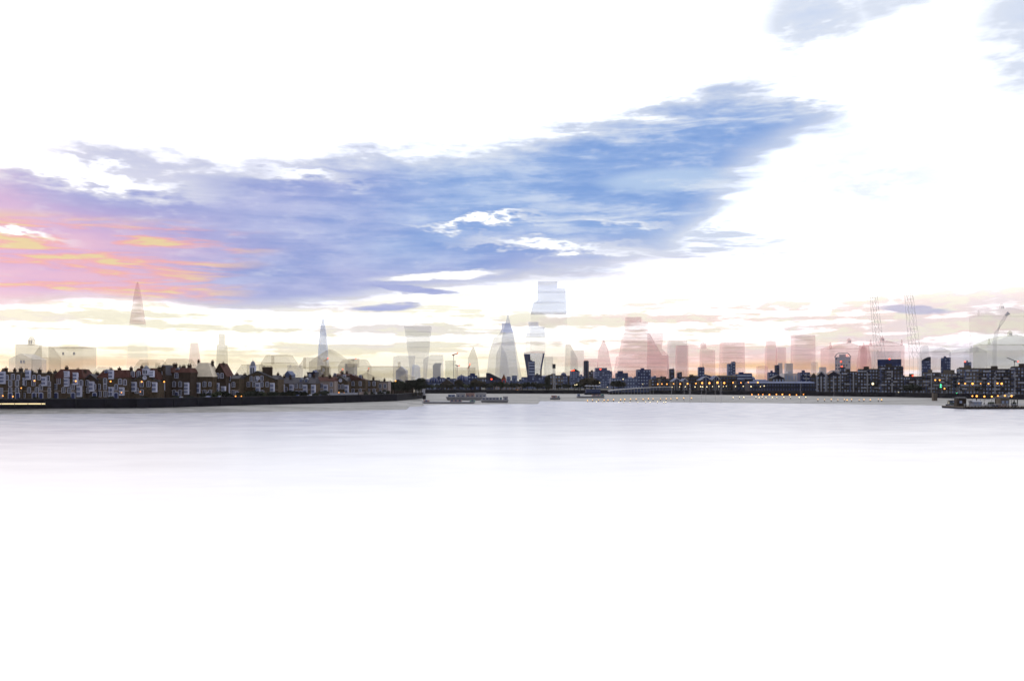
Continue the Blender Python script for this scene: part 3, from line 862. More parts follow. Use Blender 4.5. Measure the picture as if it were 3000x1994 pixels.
B('chapel', 'chapel', 'navy roofed chapel with sharp little red front gable', 1470, 1482, 1110, 705, 'red_paint', 'pane_dim', 'gable', 1095, rmat='brick_red', cols=1, rows=2, depth=12)
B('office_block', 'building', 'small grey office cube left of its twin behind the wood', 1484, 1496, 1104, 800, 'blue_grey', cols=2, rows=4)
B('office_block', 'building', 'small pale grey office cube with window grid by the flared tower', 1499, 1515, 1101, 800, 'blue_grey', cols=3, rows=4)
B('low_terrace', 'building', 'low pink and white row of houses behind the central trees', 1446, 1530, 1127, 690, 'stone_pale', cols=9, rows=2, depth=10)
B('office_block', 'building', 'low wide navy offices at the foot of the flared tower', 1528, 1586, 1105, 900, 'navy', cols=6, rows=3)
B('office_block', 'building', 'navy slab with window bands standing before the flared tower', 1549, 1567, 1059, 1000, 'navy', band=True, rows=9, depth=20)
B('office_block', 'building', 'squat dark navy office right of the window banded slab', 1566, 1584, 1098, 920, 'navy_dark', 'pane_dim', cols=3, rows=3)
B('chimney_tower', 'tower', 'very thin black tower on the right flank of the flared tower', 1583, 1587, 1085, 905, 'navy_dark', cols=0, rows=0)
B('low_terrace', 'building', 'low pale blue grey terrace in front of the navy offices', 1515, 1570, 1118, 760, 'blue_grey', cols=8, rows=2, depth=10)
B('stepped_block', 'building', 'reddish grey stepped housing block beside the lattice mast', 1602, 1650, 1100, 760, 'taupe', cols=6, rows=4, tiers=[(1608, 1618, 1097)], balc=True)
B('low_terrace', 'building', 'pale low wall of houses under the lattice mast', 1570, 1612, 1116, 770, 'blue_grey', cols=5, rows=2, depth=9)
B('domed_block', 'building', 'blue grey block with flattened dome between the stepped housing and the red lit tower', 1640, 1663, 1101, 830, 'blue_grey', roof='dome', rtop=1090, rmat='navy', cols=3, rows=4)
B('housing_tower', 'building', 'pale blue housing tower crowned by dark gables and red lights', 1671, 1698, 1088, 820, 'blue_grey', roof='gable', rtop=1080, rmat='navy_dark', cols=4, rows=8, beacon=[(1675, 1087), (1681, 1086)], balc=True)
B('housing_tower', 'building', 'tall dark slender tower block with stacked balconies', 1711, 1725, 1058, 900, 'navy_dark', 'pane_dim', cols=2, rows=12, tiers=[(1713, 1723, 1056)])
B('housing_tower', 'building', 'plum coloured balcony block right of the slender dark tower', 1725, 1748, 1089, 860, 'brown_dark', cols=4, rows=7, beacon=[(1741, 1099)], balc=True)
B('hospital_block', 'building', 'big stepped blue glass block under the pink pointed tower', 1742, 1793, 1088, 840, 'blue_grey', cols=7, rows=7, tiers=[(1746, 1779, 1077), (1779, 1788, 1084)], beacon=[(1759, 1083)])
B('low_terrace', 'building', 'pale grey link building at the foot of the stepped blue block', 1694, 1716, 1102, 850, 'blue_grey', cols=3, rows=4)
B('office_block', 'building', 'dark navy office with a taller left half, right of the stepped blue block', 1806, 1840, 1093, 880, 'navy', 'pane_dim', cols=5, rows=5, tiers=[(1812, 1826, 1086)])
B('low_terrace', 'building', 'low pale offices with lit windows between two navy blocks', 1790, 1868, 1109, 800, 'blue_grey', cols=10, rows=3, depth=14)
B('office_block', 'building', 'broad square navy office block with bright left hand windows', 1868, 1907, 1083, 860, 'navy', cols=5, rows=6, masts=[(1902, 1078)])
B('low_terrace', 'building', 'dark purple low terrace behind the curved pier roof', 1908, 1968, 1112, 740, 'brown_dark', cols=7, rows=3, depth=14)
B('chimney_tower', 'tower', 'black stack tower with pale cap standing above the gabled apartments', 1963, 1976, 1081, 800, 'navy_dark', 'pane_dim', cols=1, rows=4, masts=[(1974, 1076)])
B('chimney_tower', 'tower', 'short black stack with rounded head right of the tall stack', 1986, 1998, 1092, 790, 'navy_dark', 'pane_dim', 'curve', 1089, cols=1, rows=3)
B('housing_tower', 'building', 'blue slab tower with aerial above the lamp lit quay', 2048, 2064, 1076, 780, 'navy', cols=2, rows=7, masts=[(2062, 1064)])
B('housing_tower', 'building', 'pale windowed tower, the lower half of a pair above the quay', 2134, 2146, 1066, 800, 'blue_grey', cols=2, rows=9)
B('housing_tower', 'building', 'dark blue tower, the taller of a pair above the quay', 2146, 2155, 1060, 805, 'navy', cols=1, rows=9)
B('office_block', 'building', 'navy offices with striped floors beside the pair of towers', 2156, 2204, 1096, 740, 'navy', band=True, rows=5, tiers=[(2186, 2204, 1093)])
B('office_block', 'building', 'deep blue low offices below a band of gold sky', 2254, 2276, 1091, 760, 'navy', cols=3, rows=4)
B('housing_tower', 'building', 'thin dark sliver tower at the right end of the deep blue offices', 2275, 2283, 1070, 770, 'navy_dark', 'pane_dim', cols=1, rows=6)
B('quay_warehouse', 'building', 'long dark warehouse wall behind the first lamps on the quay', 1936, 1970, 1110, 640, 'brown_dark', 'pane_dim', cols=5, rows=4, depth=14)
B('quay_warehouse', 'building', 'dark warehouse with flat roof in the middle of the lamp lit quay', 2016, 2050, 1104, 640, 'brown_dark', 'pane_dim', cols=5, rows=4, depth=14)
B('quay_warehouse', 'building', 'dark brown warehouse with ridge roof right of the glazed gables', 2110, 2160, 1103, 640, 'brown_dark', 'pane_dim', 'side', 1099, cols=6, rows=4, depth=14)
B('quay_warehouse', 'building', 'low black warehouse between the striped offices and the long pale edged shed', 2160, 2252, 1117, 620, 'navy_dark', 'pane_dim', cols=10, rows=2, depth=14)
for i, (a, b, e, p, lab) in enumerate([
        (1970, 1996, 1117, 1107, 'narrow quay house with pale framed glass gable beside the tall black stack'),
        (1997, 2016, 1118, 1108, 'quay house with pale framed glass gable under the short black stack'),
        (2050, 2086, 1114, 1102, 'quay house with wide pale framed gable below the slab tower'),
        (2086, 2110, 1112, 1100, 'quay house with tallest pale framed gable right of the slab tower')]):
    D = 612; t = B('quay_house', 'house', lab, a, b, e, D, 'brown_dark', 'pane_dim', 'gable', p, depth=11, cols=3, rows=4, rmat='navy')
    W = (b - a) * D / F; H = PZ(e, D) - GZ; Z = PZ(p, D) - GZ
    MB().tube([(-W / 2, -.4, H), (0, -.4, Z), (W / 2, -.4, H)], .28, 5).build('gable_frame', 'pole_pale', t)
    for q in (-.25, 0, .25):
        MB().tube([(q * W, -.4, .5), (q * W, -.4, H + (Z - H) * (1 - abs(q) * 2) - .1)], .16, 4).build('glazing_bar', 'pole_pale', t)
# right bank
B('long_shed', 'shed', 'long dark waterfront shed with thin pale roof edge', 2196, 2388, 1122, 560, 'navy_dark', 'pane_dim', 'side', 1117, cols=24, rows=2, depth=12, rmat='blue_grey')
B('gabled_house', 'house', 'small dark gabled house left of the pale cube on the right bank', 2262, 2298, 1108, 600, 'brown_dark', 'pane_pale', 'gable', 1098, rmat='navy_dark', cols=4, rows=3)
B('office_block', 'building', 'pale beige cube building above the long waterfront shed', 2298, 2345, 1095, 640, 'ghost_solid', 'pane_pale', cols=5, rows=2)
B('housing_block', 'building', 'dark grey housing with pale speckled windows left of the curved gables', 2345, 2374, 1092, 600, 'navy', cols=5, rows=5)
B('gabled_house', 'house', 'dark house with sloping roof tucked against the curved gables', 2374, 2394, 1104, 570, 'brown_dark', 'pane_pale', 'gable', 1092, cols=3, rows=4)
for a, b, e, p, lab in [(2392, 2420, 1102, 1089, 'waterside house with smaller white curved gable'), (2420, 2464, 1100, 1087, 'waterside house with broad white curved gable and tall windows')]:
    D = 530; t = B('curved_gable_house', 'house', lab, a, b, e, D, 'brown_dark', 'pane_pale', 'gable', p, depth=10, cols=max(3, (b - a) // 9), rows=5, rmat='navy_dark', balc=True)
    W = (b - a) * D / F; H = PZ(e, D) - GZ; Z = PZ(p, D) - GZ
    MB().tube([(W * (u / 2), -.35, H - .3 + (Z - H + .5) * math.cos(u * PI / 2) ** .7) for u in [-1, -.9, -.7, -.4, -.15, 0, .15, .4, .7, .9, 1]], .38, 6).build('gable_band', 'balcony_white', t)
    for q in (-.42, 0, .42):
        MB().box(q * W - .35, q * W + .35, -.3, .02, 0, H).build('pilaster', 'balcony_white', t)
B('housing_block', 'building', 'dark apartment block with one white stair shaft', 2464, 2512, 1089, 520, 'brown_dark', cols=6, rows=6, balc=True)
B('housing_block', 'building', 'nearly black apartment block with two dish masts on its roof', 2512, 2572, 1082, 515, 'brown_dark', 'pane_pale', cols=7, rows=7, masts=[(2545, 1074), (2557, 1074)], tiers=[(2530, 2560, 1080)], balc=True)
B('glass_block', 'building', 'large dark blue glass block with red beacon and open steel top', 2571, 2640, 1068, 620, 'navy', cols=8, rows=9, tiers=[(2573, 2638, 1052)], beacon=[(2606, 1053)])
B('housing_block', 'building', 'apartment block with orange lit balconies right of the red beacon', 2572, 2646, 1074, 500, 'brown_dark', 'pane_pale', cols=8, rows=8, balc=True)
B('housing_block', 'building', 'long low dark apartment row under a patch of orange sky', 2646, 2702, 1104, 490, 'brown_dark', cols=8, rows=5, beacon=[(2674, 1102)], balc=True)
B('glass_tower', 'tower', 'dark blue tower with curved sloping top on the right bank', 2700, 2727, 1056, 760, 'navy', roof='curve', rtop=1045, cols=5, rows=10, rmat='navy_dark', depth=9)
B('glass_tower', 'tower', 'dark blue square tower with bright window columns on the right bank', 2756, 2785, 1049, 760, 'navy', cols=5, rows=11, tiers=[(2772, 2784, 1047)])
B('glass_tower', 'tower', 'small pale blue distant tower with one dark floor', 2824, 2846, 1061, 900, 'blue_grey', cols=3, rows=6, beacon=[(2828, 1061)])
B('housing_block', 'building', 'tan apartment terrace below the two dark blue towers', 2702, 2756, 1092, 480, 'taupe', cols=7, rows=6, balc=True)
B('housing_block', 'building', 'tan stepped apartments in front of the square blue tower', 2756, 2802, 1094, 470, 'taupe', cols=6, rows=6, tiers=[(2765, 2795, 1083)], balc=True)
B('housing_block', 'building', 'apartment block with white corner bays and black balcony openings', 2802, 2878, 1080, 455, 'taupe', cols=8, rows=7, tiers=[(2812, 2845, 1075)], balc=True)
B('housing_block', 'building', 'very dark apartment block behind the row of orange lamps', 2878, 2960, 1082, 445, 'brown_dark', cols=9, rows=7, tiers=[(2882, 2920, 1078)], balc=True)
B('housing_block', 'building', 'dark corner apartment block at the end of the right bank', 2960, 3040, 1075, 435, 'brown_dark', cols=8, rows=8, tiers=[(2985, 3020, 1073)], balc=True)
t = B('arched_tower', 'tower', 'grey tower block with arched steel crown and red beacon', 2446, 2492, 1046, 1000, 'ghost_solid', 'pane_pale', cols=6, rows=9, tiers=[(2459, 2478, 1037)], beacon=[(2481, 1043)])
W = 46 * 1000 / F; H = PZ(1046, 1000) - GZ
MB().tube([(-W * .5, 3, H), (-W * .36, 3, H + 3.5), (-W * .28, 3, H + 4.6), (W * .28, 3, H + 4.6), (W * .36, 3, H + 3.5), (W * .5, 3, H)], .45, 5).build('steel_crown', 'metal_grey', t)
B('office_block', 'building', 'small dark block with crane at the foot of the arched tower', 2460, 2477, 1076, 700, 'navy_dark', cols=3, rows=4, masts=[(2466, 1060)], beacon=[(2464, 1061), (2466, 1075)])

# the closely built town behind, roof after roof
LM = [(1290, 'small domed house'), (1327, 'pinkish gabled house'), (1374, 'wide domed house'), (1423, 'dark mansion block'), (1470, 'navy shed'), (1530, 'twin office cubes'),
      (1600, 'flared tower'), (1650, 'stepped housing block'), (1712, 'red lit housing tower'), (1800, 'stepped blue block'), (1868, 'low pale offices'), (1936, 'broad navy office block'), (2016, 'black stacks'),
      (2110, 'glazed gables'), (2160, 'pair of towers'), (2252, 'striped offices'), (2298, 'sliver tower'), (2394, 'long shed'), (2464, 'curved gables'), (2572, 'dish masted block'), (2646, 'glass block'),
      (2702, 'low apartment row'), (2756, 'curved top tower'), (2802, 'square blue tower'), (2878, 'white bayed apartments'), (3100, 'corner apartments')]
RT = random.Random(5); x = 1246; i = 0
KIND = ['dark blue', 'grey blue', 'black', 'plum brown']
while x < 2990:
    w_ = RT.uniform(16, 44); top = RT.uniform(1102, 1121); k = RT.randrange(4); rf = RT.choice(['flat', 'flat', 'gable', 'side'])
    mk = next(n_ for e_, n_ in LM if x + w_ / 2 <= e_)
    rows_ = RT.choice([2, 3])
    if not 2646 < x < 2700:
        B('town_block', 'building', '%s %s roofed block of the town behind the %s' % (KIND[k], {'flat': 'flat', 'gable': 'gable', 'side': 'ridge'}[rf], mk), x, x + w_, top, 940 + (i % 5) * 22,
          ['navy', 'blue_grey', 'navy_dark', 'brown_dark'][k], RT.choice(['pane_pale', 'pane_dim']), rf, top - RT.uniform(3, 7), cols=max(2, int(w_ / 7)), rows=rows_, depth=15)['group'] = 'roofs of the town behind'
    x += w_ * RT.uniform(.75, 1.0); i += 1


# ------------------------------------------------------------------ pale towers in the haze
def tower(name, label, D, secs, m, bands=10, dep=.7, spire=None, split=None, low='ghost_clear'):
    """secs: (y, x0, x1) in the photograph from the bottom up; the ground closes the bottom"""
    s = D / F
    xc = PX(sum(secs[0][1:]) / 2, D)
    t = thing(name, label, 'tower', (xc, D, GZ))
    S = []
    for y, a, b in secs:
        w_ = (b - a) * s; S.append((PZ(y, D) - GZ, PX(a, D) - xc, PX(b, D) - xc, 0, 0))
    wmax = max(q[2] - q[1] for q in S) * dep
    S2 = []
    for z, a, b, _, _ in S:
        d = (b - a) * dep; S2.append((z, a, b, (wmax - d) / 2, (wmax + d) / 2))
    S2 = [(-.5, *S2[0][1:])] + S2
    if split:
        zs = PZ(split, D) - GZ; cut = None; lo_, hi_ = [], []
        for a, b in zip(S2, S2[1:]):
            if a[0] <= zs < b[0]:
                u = (zs - a[0]) / (b[0] - a[0]); cut = tuple(p + (q - p) * u for p, q in zip(a, b))
        lo_ = [q for q in S2 if q[0] < zs] + [cut]; hi_ = [cut] + [q for q in S2 if q[0] > zs]
        MB().rings(lo_).build('lower_shaft', low, t); MB().rings([(hi_[0][0] + .05, *hi_[0][1:])] + hi_[1:]).build('upper_tower', m, t)  # fade into low haze put into the material: lower part more see-through
    else:
        MB().rings(S2).build('tower_body', m, t)
    zt = S2[-1][0]
    for k in range(bands):
        z = zt * (k + 1) / (bands + 1)
        if split and z < zs: continue
        for (z0, *p), (z1, *q) in zip(S2, S2[1:]):
            if z0 <= z < z1:
                u = (z - z0) / (z1 - z0); c = [a + (b - a) * u for a, b in zip(p, q)]
                e = .006 * (c[1] - c[0]) + .05
                MB().box(c[0] - e, c[1] + e, c[2] - e, c[3] + e, z, z + .0035 * zt).build('floor_band', 'ghost_band', t)
                break
    if spire:
        MB().tube([((S2[-1][1] + S2[-1][2]) / 2, wmax / 2, zt), ((S2[-1][1] + S2[-1][2]) / 2, wmax / 2, PZ(spire, D) - GZ)], [1.2 * s, .5 * s], 6).build('spire', m, t)
    return t


T = tower
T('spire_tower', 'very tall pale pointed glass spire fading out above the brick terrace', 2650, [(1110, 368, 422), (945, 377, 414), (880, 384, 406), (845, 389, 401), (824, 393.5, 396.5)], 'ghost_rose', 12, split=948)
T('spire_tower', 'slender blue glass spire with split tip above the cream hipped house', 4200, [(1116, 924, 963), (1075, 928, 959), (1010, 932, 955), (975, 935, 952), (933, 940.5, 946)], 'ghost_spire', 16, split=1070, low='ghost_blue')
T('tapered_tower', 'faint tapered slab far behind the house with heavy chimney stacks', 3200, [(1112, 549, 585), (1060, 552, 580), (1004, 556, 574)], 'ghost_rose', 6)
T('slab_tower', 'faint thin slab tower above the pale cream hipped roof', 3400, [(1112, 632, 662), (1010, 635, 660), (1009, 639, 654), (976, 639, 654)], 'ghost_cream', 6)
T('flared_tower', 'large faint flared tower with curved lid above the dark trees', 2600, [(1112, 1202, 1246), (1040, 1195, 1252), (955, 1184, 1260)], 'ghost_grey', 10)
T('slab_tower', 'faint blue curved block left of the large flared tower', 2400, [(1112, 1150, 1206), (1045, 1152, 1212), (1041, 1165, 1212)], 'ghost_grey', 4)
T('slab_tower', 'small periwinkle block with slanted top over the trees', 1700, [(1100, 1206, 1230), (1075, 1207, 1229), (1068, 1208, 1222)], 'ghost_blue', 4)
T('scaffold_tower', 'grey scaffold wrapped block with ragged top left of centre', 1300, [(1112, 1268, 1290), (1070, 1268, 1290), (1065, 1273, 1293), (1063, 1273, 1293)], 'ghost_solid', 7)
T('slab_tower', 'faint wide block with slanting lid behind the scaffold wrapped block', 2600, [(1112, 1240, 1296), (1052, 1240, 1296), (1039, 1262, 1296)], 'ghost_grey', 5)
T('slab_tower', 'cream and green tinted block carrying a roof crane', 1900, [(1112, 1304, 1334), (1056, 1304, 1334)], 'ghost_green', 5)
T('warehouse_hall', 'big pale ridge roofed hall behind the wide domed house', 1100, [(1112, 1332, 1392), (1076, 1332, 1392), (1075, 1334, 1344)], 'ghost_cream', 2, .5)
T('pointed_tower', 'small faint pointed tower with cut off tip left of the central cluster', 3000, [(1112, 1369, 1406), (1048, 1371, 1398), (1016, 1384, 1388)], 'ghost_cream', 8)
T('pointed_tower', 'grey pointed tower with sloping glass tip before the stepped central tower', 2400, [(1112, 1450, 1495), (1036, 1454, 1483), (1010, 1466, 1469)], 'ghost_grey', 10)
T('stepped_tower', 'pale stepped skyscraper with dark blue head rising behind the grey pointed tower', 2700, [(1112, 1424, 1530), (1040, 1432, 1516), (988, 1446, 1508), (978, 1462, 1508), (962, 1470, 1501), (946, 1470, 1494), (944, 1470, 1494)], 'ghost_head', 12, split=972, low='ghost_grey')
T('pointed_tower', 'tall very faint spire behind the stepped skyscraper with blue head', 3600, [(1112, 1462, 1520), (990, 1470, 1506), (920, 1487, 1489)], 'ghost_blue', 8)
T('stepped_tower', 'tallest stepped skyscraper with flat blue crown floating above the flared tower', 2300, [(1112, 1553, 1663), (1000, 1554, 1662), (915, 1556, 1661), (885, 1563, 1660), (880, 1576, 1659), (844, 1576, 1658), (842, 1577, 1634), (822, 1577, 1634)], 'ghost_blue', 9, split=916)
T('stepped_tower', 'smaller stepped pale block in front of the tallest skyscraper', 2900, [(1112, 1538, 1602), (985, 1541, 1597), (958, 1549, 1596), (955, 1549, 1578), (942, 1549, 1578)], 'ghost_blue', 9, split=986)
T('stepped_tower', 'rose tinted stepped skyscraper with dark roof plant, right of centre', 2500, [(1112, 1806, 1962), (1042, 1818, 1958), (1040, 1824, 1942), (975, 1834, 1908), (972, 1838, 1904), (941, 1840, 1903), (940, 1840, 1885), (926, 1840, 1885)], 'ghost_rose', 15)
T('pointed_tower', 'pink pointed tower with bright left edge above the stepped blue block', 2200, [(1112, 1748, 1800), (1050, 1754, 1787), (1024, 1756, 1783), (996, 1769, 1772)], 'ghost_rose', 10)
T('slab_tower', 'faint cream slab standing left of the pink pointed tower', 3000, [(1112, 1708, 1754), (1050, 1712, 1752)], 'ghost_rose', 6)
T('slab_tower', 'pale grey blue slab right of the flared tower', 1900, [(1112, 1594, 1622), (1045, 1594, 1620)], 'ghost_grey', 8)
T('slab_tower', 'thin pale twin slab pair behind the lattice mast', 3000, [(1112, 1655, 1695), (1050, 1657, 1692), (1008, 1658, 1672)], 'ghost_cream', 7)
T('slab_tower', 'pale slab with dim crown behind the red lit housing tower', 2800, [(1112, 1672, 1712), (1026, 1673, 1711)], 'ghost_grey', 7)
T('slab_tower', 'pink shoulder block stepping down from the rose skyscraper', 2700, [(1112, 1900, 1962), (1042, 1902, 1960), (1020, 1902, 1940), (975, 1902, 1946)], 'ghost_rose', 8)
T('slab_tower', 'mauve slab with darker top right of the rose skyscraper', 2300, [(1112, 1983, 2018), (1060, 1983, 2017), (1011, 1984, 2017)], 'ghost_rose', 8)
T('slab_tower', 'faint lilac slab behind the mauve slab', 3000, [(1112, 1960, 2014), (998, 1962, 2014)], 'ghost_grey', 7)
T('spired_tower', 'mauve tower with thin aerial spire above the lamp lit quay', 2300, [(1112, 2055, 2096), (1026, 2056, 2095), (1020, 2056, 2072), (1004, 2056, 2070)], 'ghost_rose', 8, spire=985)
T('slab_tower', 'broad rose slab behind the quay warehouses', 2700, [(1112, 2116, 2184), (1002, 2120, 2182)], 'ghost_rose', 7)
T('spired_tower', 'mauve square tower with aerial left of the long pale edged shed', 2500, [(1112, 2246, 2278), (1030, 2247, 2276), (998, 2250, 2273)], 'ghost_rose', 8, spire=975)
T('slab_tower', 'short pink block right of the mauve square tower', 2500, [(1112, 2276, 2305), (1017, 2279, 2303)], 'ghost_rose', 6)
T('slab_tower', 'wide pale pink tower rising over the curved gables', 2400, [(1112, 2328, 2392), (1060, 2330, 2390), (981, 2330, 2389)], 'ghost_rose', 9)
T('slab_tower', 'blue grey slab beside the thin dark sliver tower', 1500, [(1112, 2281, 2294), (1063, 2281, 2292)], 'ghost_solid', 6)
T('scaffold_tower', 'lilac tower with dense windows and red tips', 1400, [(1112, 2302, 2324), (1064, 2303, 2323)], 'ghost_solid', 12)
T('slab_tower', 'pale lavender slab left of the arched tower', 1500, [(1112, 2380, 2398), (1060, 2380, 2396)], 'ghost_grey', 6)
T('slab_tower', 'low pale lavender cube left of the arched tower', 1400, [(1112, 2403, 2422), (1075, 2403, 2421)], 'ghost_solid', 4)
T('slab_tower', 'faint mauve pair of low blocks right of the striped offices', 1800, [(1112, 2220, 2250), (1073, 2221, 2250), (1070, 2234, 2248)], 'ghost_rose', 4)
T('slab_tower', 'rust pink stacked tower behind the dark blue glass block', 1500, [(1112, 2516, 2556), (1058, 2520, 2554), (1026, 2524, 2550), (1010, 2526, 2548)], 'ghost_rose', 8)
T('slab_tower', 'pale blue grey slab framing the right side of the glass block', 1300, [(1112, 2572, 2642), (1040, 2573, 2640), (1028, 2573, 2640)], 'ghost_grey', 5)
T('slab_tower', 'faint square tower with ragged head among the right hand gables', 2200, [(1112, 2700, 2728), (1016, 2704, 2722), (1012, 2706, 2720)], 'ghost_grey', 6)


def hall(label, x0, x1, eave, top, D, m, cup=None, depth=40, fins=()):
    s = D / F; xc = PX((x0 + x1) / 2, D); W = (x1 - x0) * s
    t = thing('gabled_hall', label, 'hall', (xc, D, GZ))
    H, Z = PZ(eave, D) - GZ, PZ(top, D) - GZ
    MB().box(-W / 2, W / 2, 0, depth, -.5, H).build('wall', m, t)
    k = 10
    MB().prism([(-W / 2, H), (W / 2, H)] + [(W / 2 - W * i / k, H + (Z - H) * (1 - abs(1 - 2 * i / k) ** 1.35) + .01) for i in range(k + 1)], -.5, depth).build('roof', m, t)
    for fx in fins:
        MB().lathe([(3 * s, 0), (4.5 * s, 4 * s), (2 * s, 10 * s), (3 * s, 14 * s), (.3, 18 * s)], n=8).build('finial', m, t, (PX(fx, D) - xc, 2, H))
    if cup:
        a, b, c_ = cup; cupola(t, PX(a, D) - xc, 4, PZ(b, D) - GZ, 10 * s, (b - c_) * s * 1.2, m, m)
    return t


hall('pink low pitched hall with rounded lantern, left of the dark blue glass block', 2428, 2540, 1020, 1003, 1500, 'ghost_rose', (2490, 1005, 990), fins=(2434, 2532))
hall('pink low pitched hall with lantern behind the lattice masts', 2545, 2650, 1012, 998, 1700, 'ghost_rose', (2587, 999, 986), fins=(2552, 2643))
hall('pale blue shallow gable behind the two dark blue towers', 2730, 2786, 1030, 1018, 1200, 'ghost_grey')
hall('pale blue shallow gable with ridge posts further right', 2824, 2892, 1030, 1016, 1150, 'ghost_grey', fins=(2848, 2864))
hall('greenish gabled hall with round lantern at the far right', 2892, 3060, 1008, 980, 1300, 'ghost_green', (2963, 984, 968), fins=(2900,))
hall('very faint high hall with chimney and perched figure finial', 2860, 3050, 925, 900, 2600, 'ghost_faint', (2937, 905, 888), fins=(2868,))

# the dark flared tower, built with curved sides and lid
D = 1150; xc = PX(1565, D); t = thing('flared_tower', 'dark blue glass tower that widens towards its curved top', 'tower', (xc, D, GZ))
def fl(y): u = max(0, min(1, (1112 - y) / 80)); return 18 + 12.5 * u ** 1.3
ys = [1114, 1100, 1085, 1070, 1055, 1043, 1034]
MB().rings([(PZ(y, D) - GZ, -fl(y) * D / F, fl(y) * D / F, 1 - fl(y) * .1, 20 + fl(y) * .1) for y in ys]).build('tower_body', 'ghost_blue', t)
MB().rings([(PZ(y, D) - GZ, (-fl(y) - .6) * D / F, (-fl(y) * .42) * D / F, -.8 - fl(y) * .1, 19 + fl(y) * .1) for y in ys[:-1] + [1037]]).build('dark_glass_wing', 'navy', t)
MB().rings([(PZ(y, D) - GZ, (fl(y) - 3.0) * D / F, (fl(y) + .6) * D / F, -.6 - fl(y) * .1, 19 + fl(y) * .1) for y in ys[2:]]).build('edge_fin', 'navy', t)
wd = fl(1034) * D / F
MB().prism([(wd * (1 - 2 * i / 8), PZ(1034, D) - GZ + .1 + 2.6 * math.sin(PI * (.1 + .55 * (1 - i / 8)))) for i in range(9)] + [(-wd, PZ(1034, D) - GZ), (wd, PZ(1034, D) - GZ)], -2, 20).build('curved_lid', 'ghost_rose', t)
for i in range(11):
    y = 1104 - i * 6.3
    MB().box((-fl(y) - .2) * D / F, (-fl(y) * .45) * D / F, -1.0 - fl(y) * .1, -.2 - fl(y) * .1 + 1, PZ(y, D) - GZ, PZ(y, D) - GZ + .55).build('floor_band', 'pane_dim', t)


# ------------------------------------------------------------------ lattice masts and cranes
def lattice(name, cat, label, xb, xt, yb, yt, wpx, D, m, r, top=None, lean=True):
    s = D / F; x0 = PX(xb, D)
    t = thing(name, label, cat, (x0, D, GZ))
    H0, H1 = PZ(yb, D) - GZ, PZ(yt, D) - GZ; off = PX(xt, D) - x0
    hw = wpx * s / 2; n_ = max(4, int((H1 - H0) / (hw * 3)))
    def P(i, sx, sy):
        u = i / n_; k = hw * (1 - .35 * u)
        return (off * u + sx * k, sy * k, H0 + (H1 - H0) * u)
    for sx in (-1, 1):
        for sy in (-1, 1): MB().tube([(P(0, sx, sy)[0], P(0, sx, sy)[1], 0), P(0, sx, sy), P(n_, sx, sy)], r, 4).build('leg', m, t)
    b = MB()
    for i in range(n_):
        for sy in (-1, 1):
            b.tube([P(i, -1, sy), P(i + 1, 1, sy)], r * .6, 4); b.tube([P(i, 1, sy), P(i + 1, -1, sy)], r * .6, 4); b.tube([P(i, -1, sy), P(i, 1, sy)], r * .7, 4)
        for sx in (-1, 1): b.tube([P(i, sx, -1), P(i + 1, sx, 1)], r * .6, 4)
    b.build('bracing', m, t)
    if top: MB().box(off - hw * 1.3, off + hw * 1.3, -hw, hw, H1 - top, H1).build('cab', 'metal_dark', t)
    return t


lattice('lattice_mast', 'mast', 'faint tall lattice mast left of its twin, above the pink halls', 2578, 2556, 1045, 838, 22, 1000, 'ghost_mast', .36)
lattice('lattice_mast', 'mast', 'faint tall lattice mast standing further right above the patch of orange sky', 2682, 2659, 1050, 834, 24, 1000, 'ghost_mast', .36)
lattice('radio_mast', 'mast', 'slim dark topped lattice mast striped pale, in front of the stepped housing block', 1624, 1623, 1148, 1066, 7, 640, 'pole_pale', .17, 3.2)


def crane(label, x, yb, yt, jib, D, m='orange_paint'):
    s = D / F; x0 = PX(x, D)
    t = thing('tower_crane', label, 'crane', (x0, D, GZ))
    H = PZ(yt, D) - GZ
    MB().tube([(0, 0, 0), (0, 0, H)], .9 * s, 4).build('mast', 'metal_grey', t)
    (jx, jy), (kx, ky) = jib
    MB().tube([(PX(jx, D) - x0, 0, PZ(jy, D) - GZ), (PX(kx, D) - x0, 0, PZ(ky, D) - GZ)], 1.3 * s, 4).build('jib', m, t)
    MB().box(-1.6 * s, 1.6 * s, -1.5 * s, 1.5 * s, H - 3 * s, H).build('cab', 'metal_dark', t)
    MB().lathe([(.05, 0), (1.6 * s, s), (1.6 * s, 2.5 * s), (.05, 3.5 * s)], n=8).build('beacon', 'lamp_red', t, (PX(kx, D) - x0, -.5, PZ(ky, D) - GZ))
    return t


crane('orange jibbed crane on the flank of the slender blue spire', 954, 1090, 1056, ((946, 1058), (961, 1051)), 1400)
crane('small crane with orange lights above the small pediment', 998, 1095, 1090, ((995, 1092), (1004, 1083)), 900)
crane('thin dark crane over the pale hall with rounded shoulders', 1035, 1070, 1053, ((1028, 1053), (1043, 1052)), 1000, 'metal_grey')
crane('small orange lit crane over the pale cream low gable', 1078, 1095, 1085, ((1076, 1087), (1081, 1080)), 900)
crane('crane with red lights on the cream and green tinted block', 1329, 1060, 1039, ((1324, 1040), (1341, 1035)), 1850)
crane('dark flat topped crane over the pale ridge roofed hall', 1339, 1080, 1071, ((1334, 1069), (1346, 1072)), 1100, 'metal_grey')
crane('orange knotted crane before the small faint pointed tower', 1374, 1090, 1074, ((1370, 1080), (1377, 1068)), 1200)
crane('crane with red lights above the dark corner apartment block', 2972, 1080, 1058, ((2950, 1047), (2982, 1060)), 900, 'metal_grey')
D = 1250; t = thing('curved_mast', 'slanting pale grey mast with dark hooked tip at the far right', 'mast', (PX(2914, D), D, GZ))
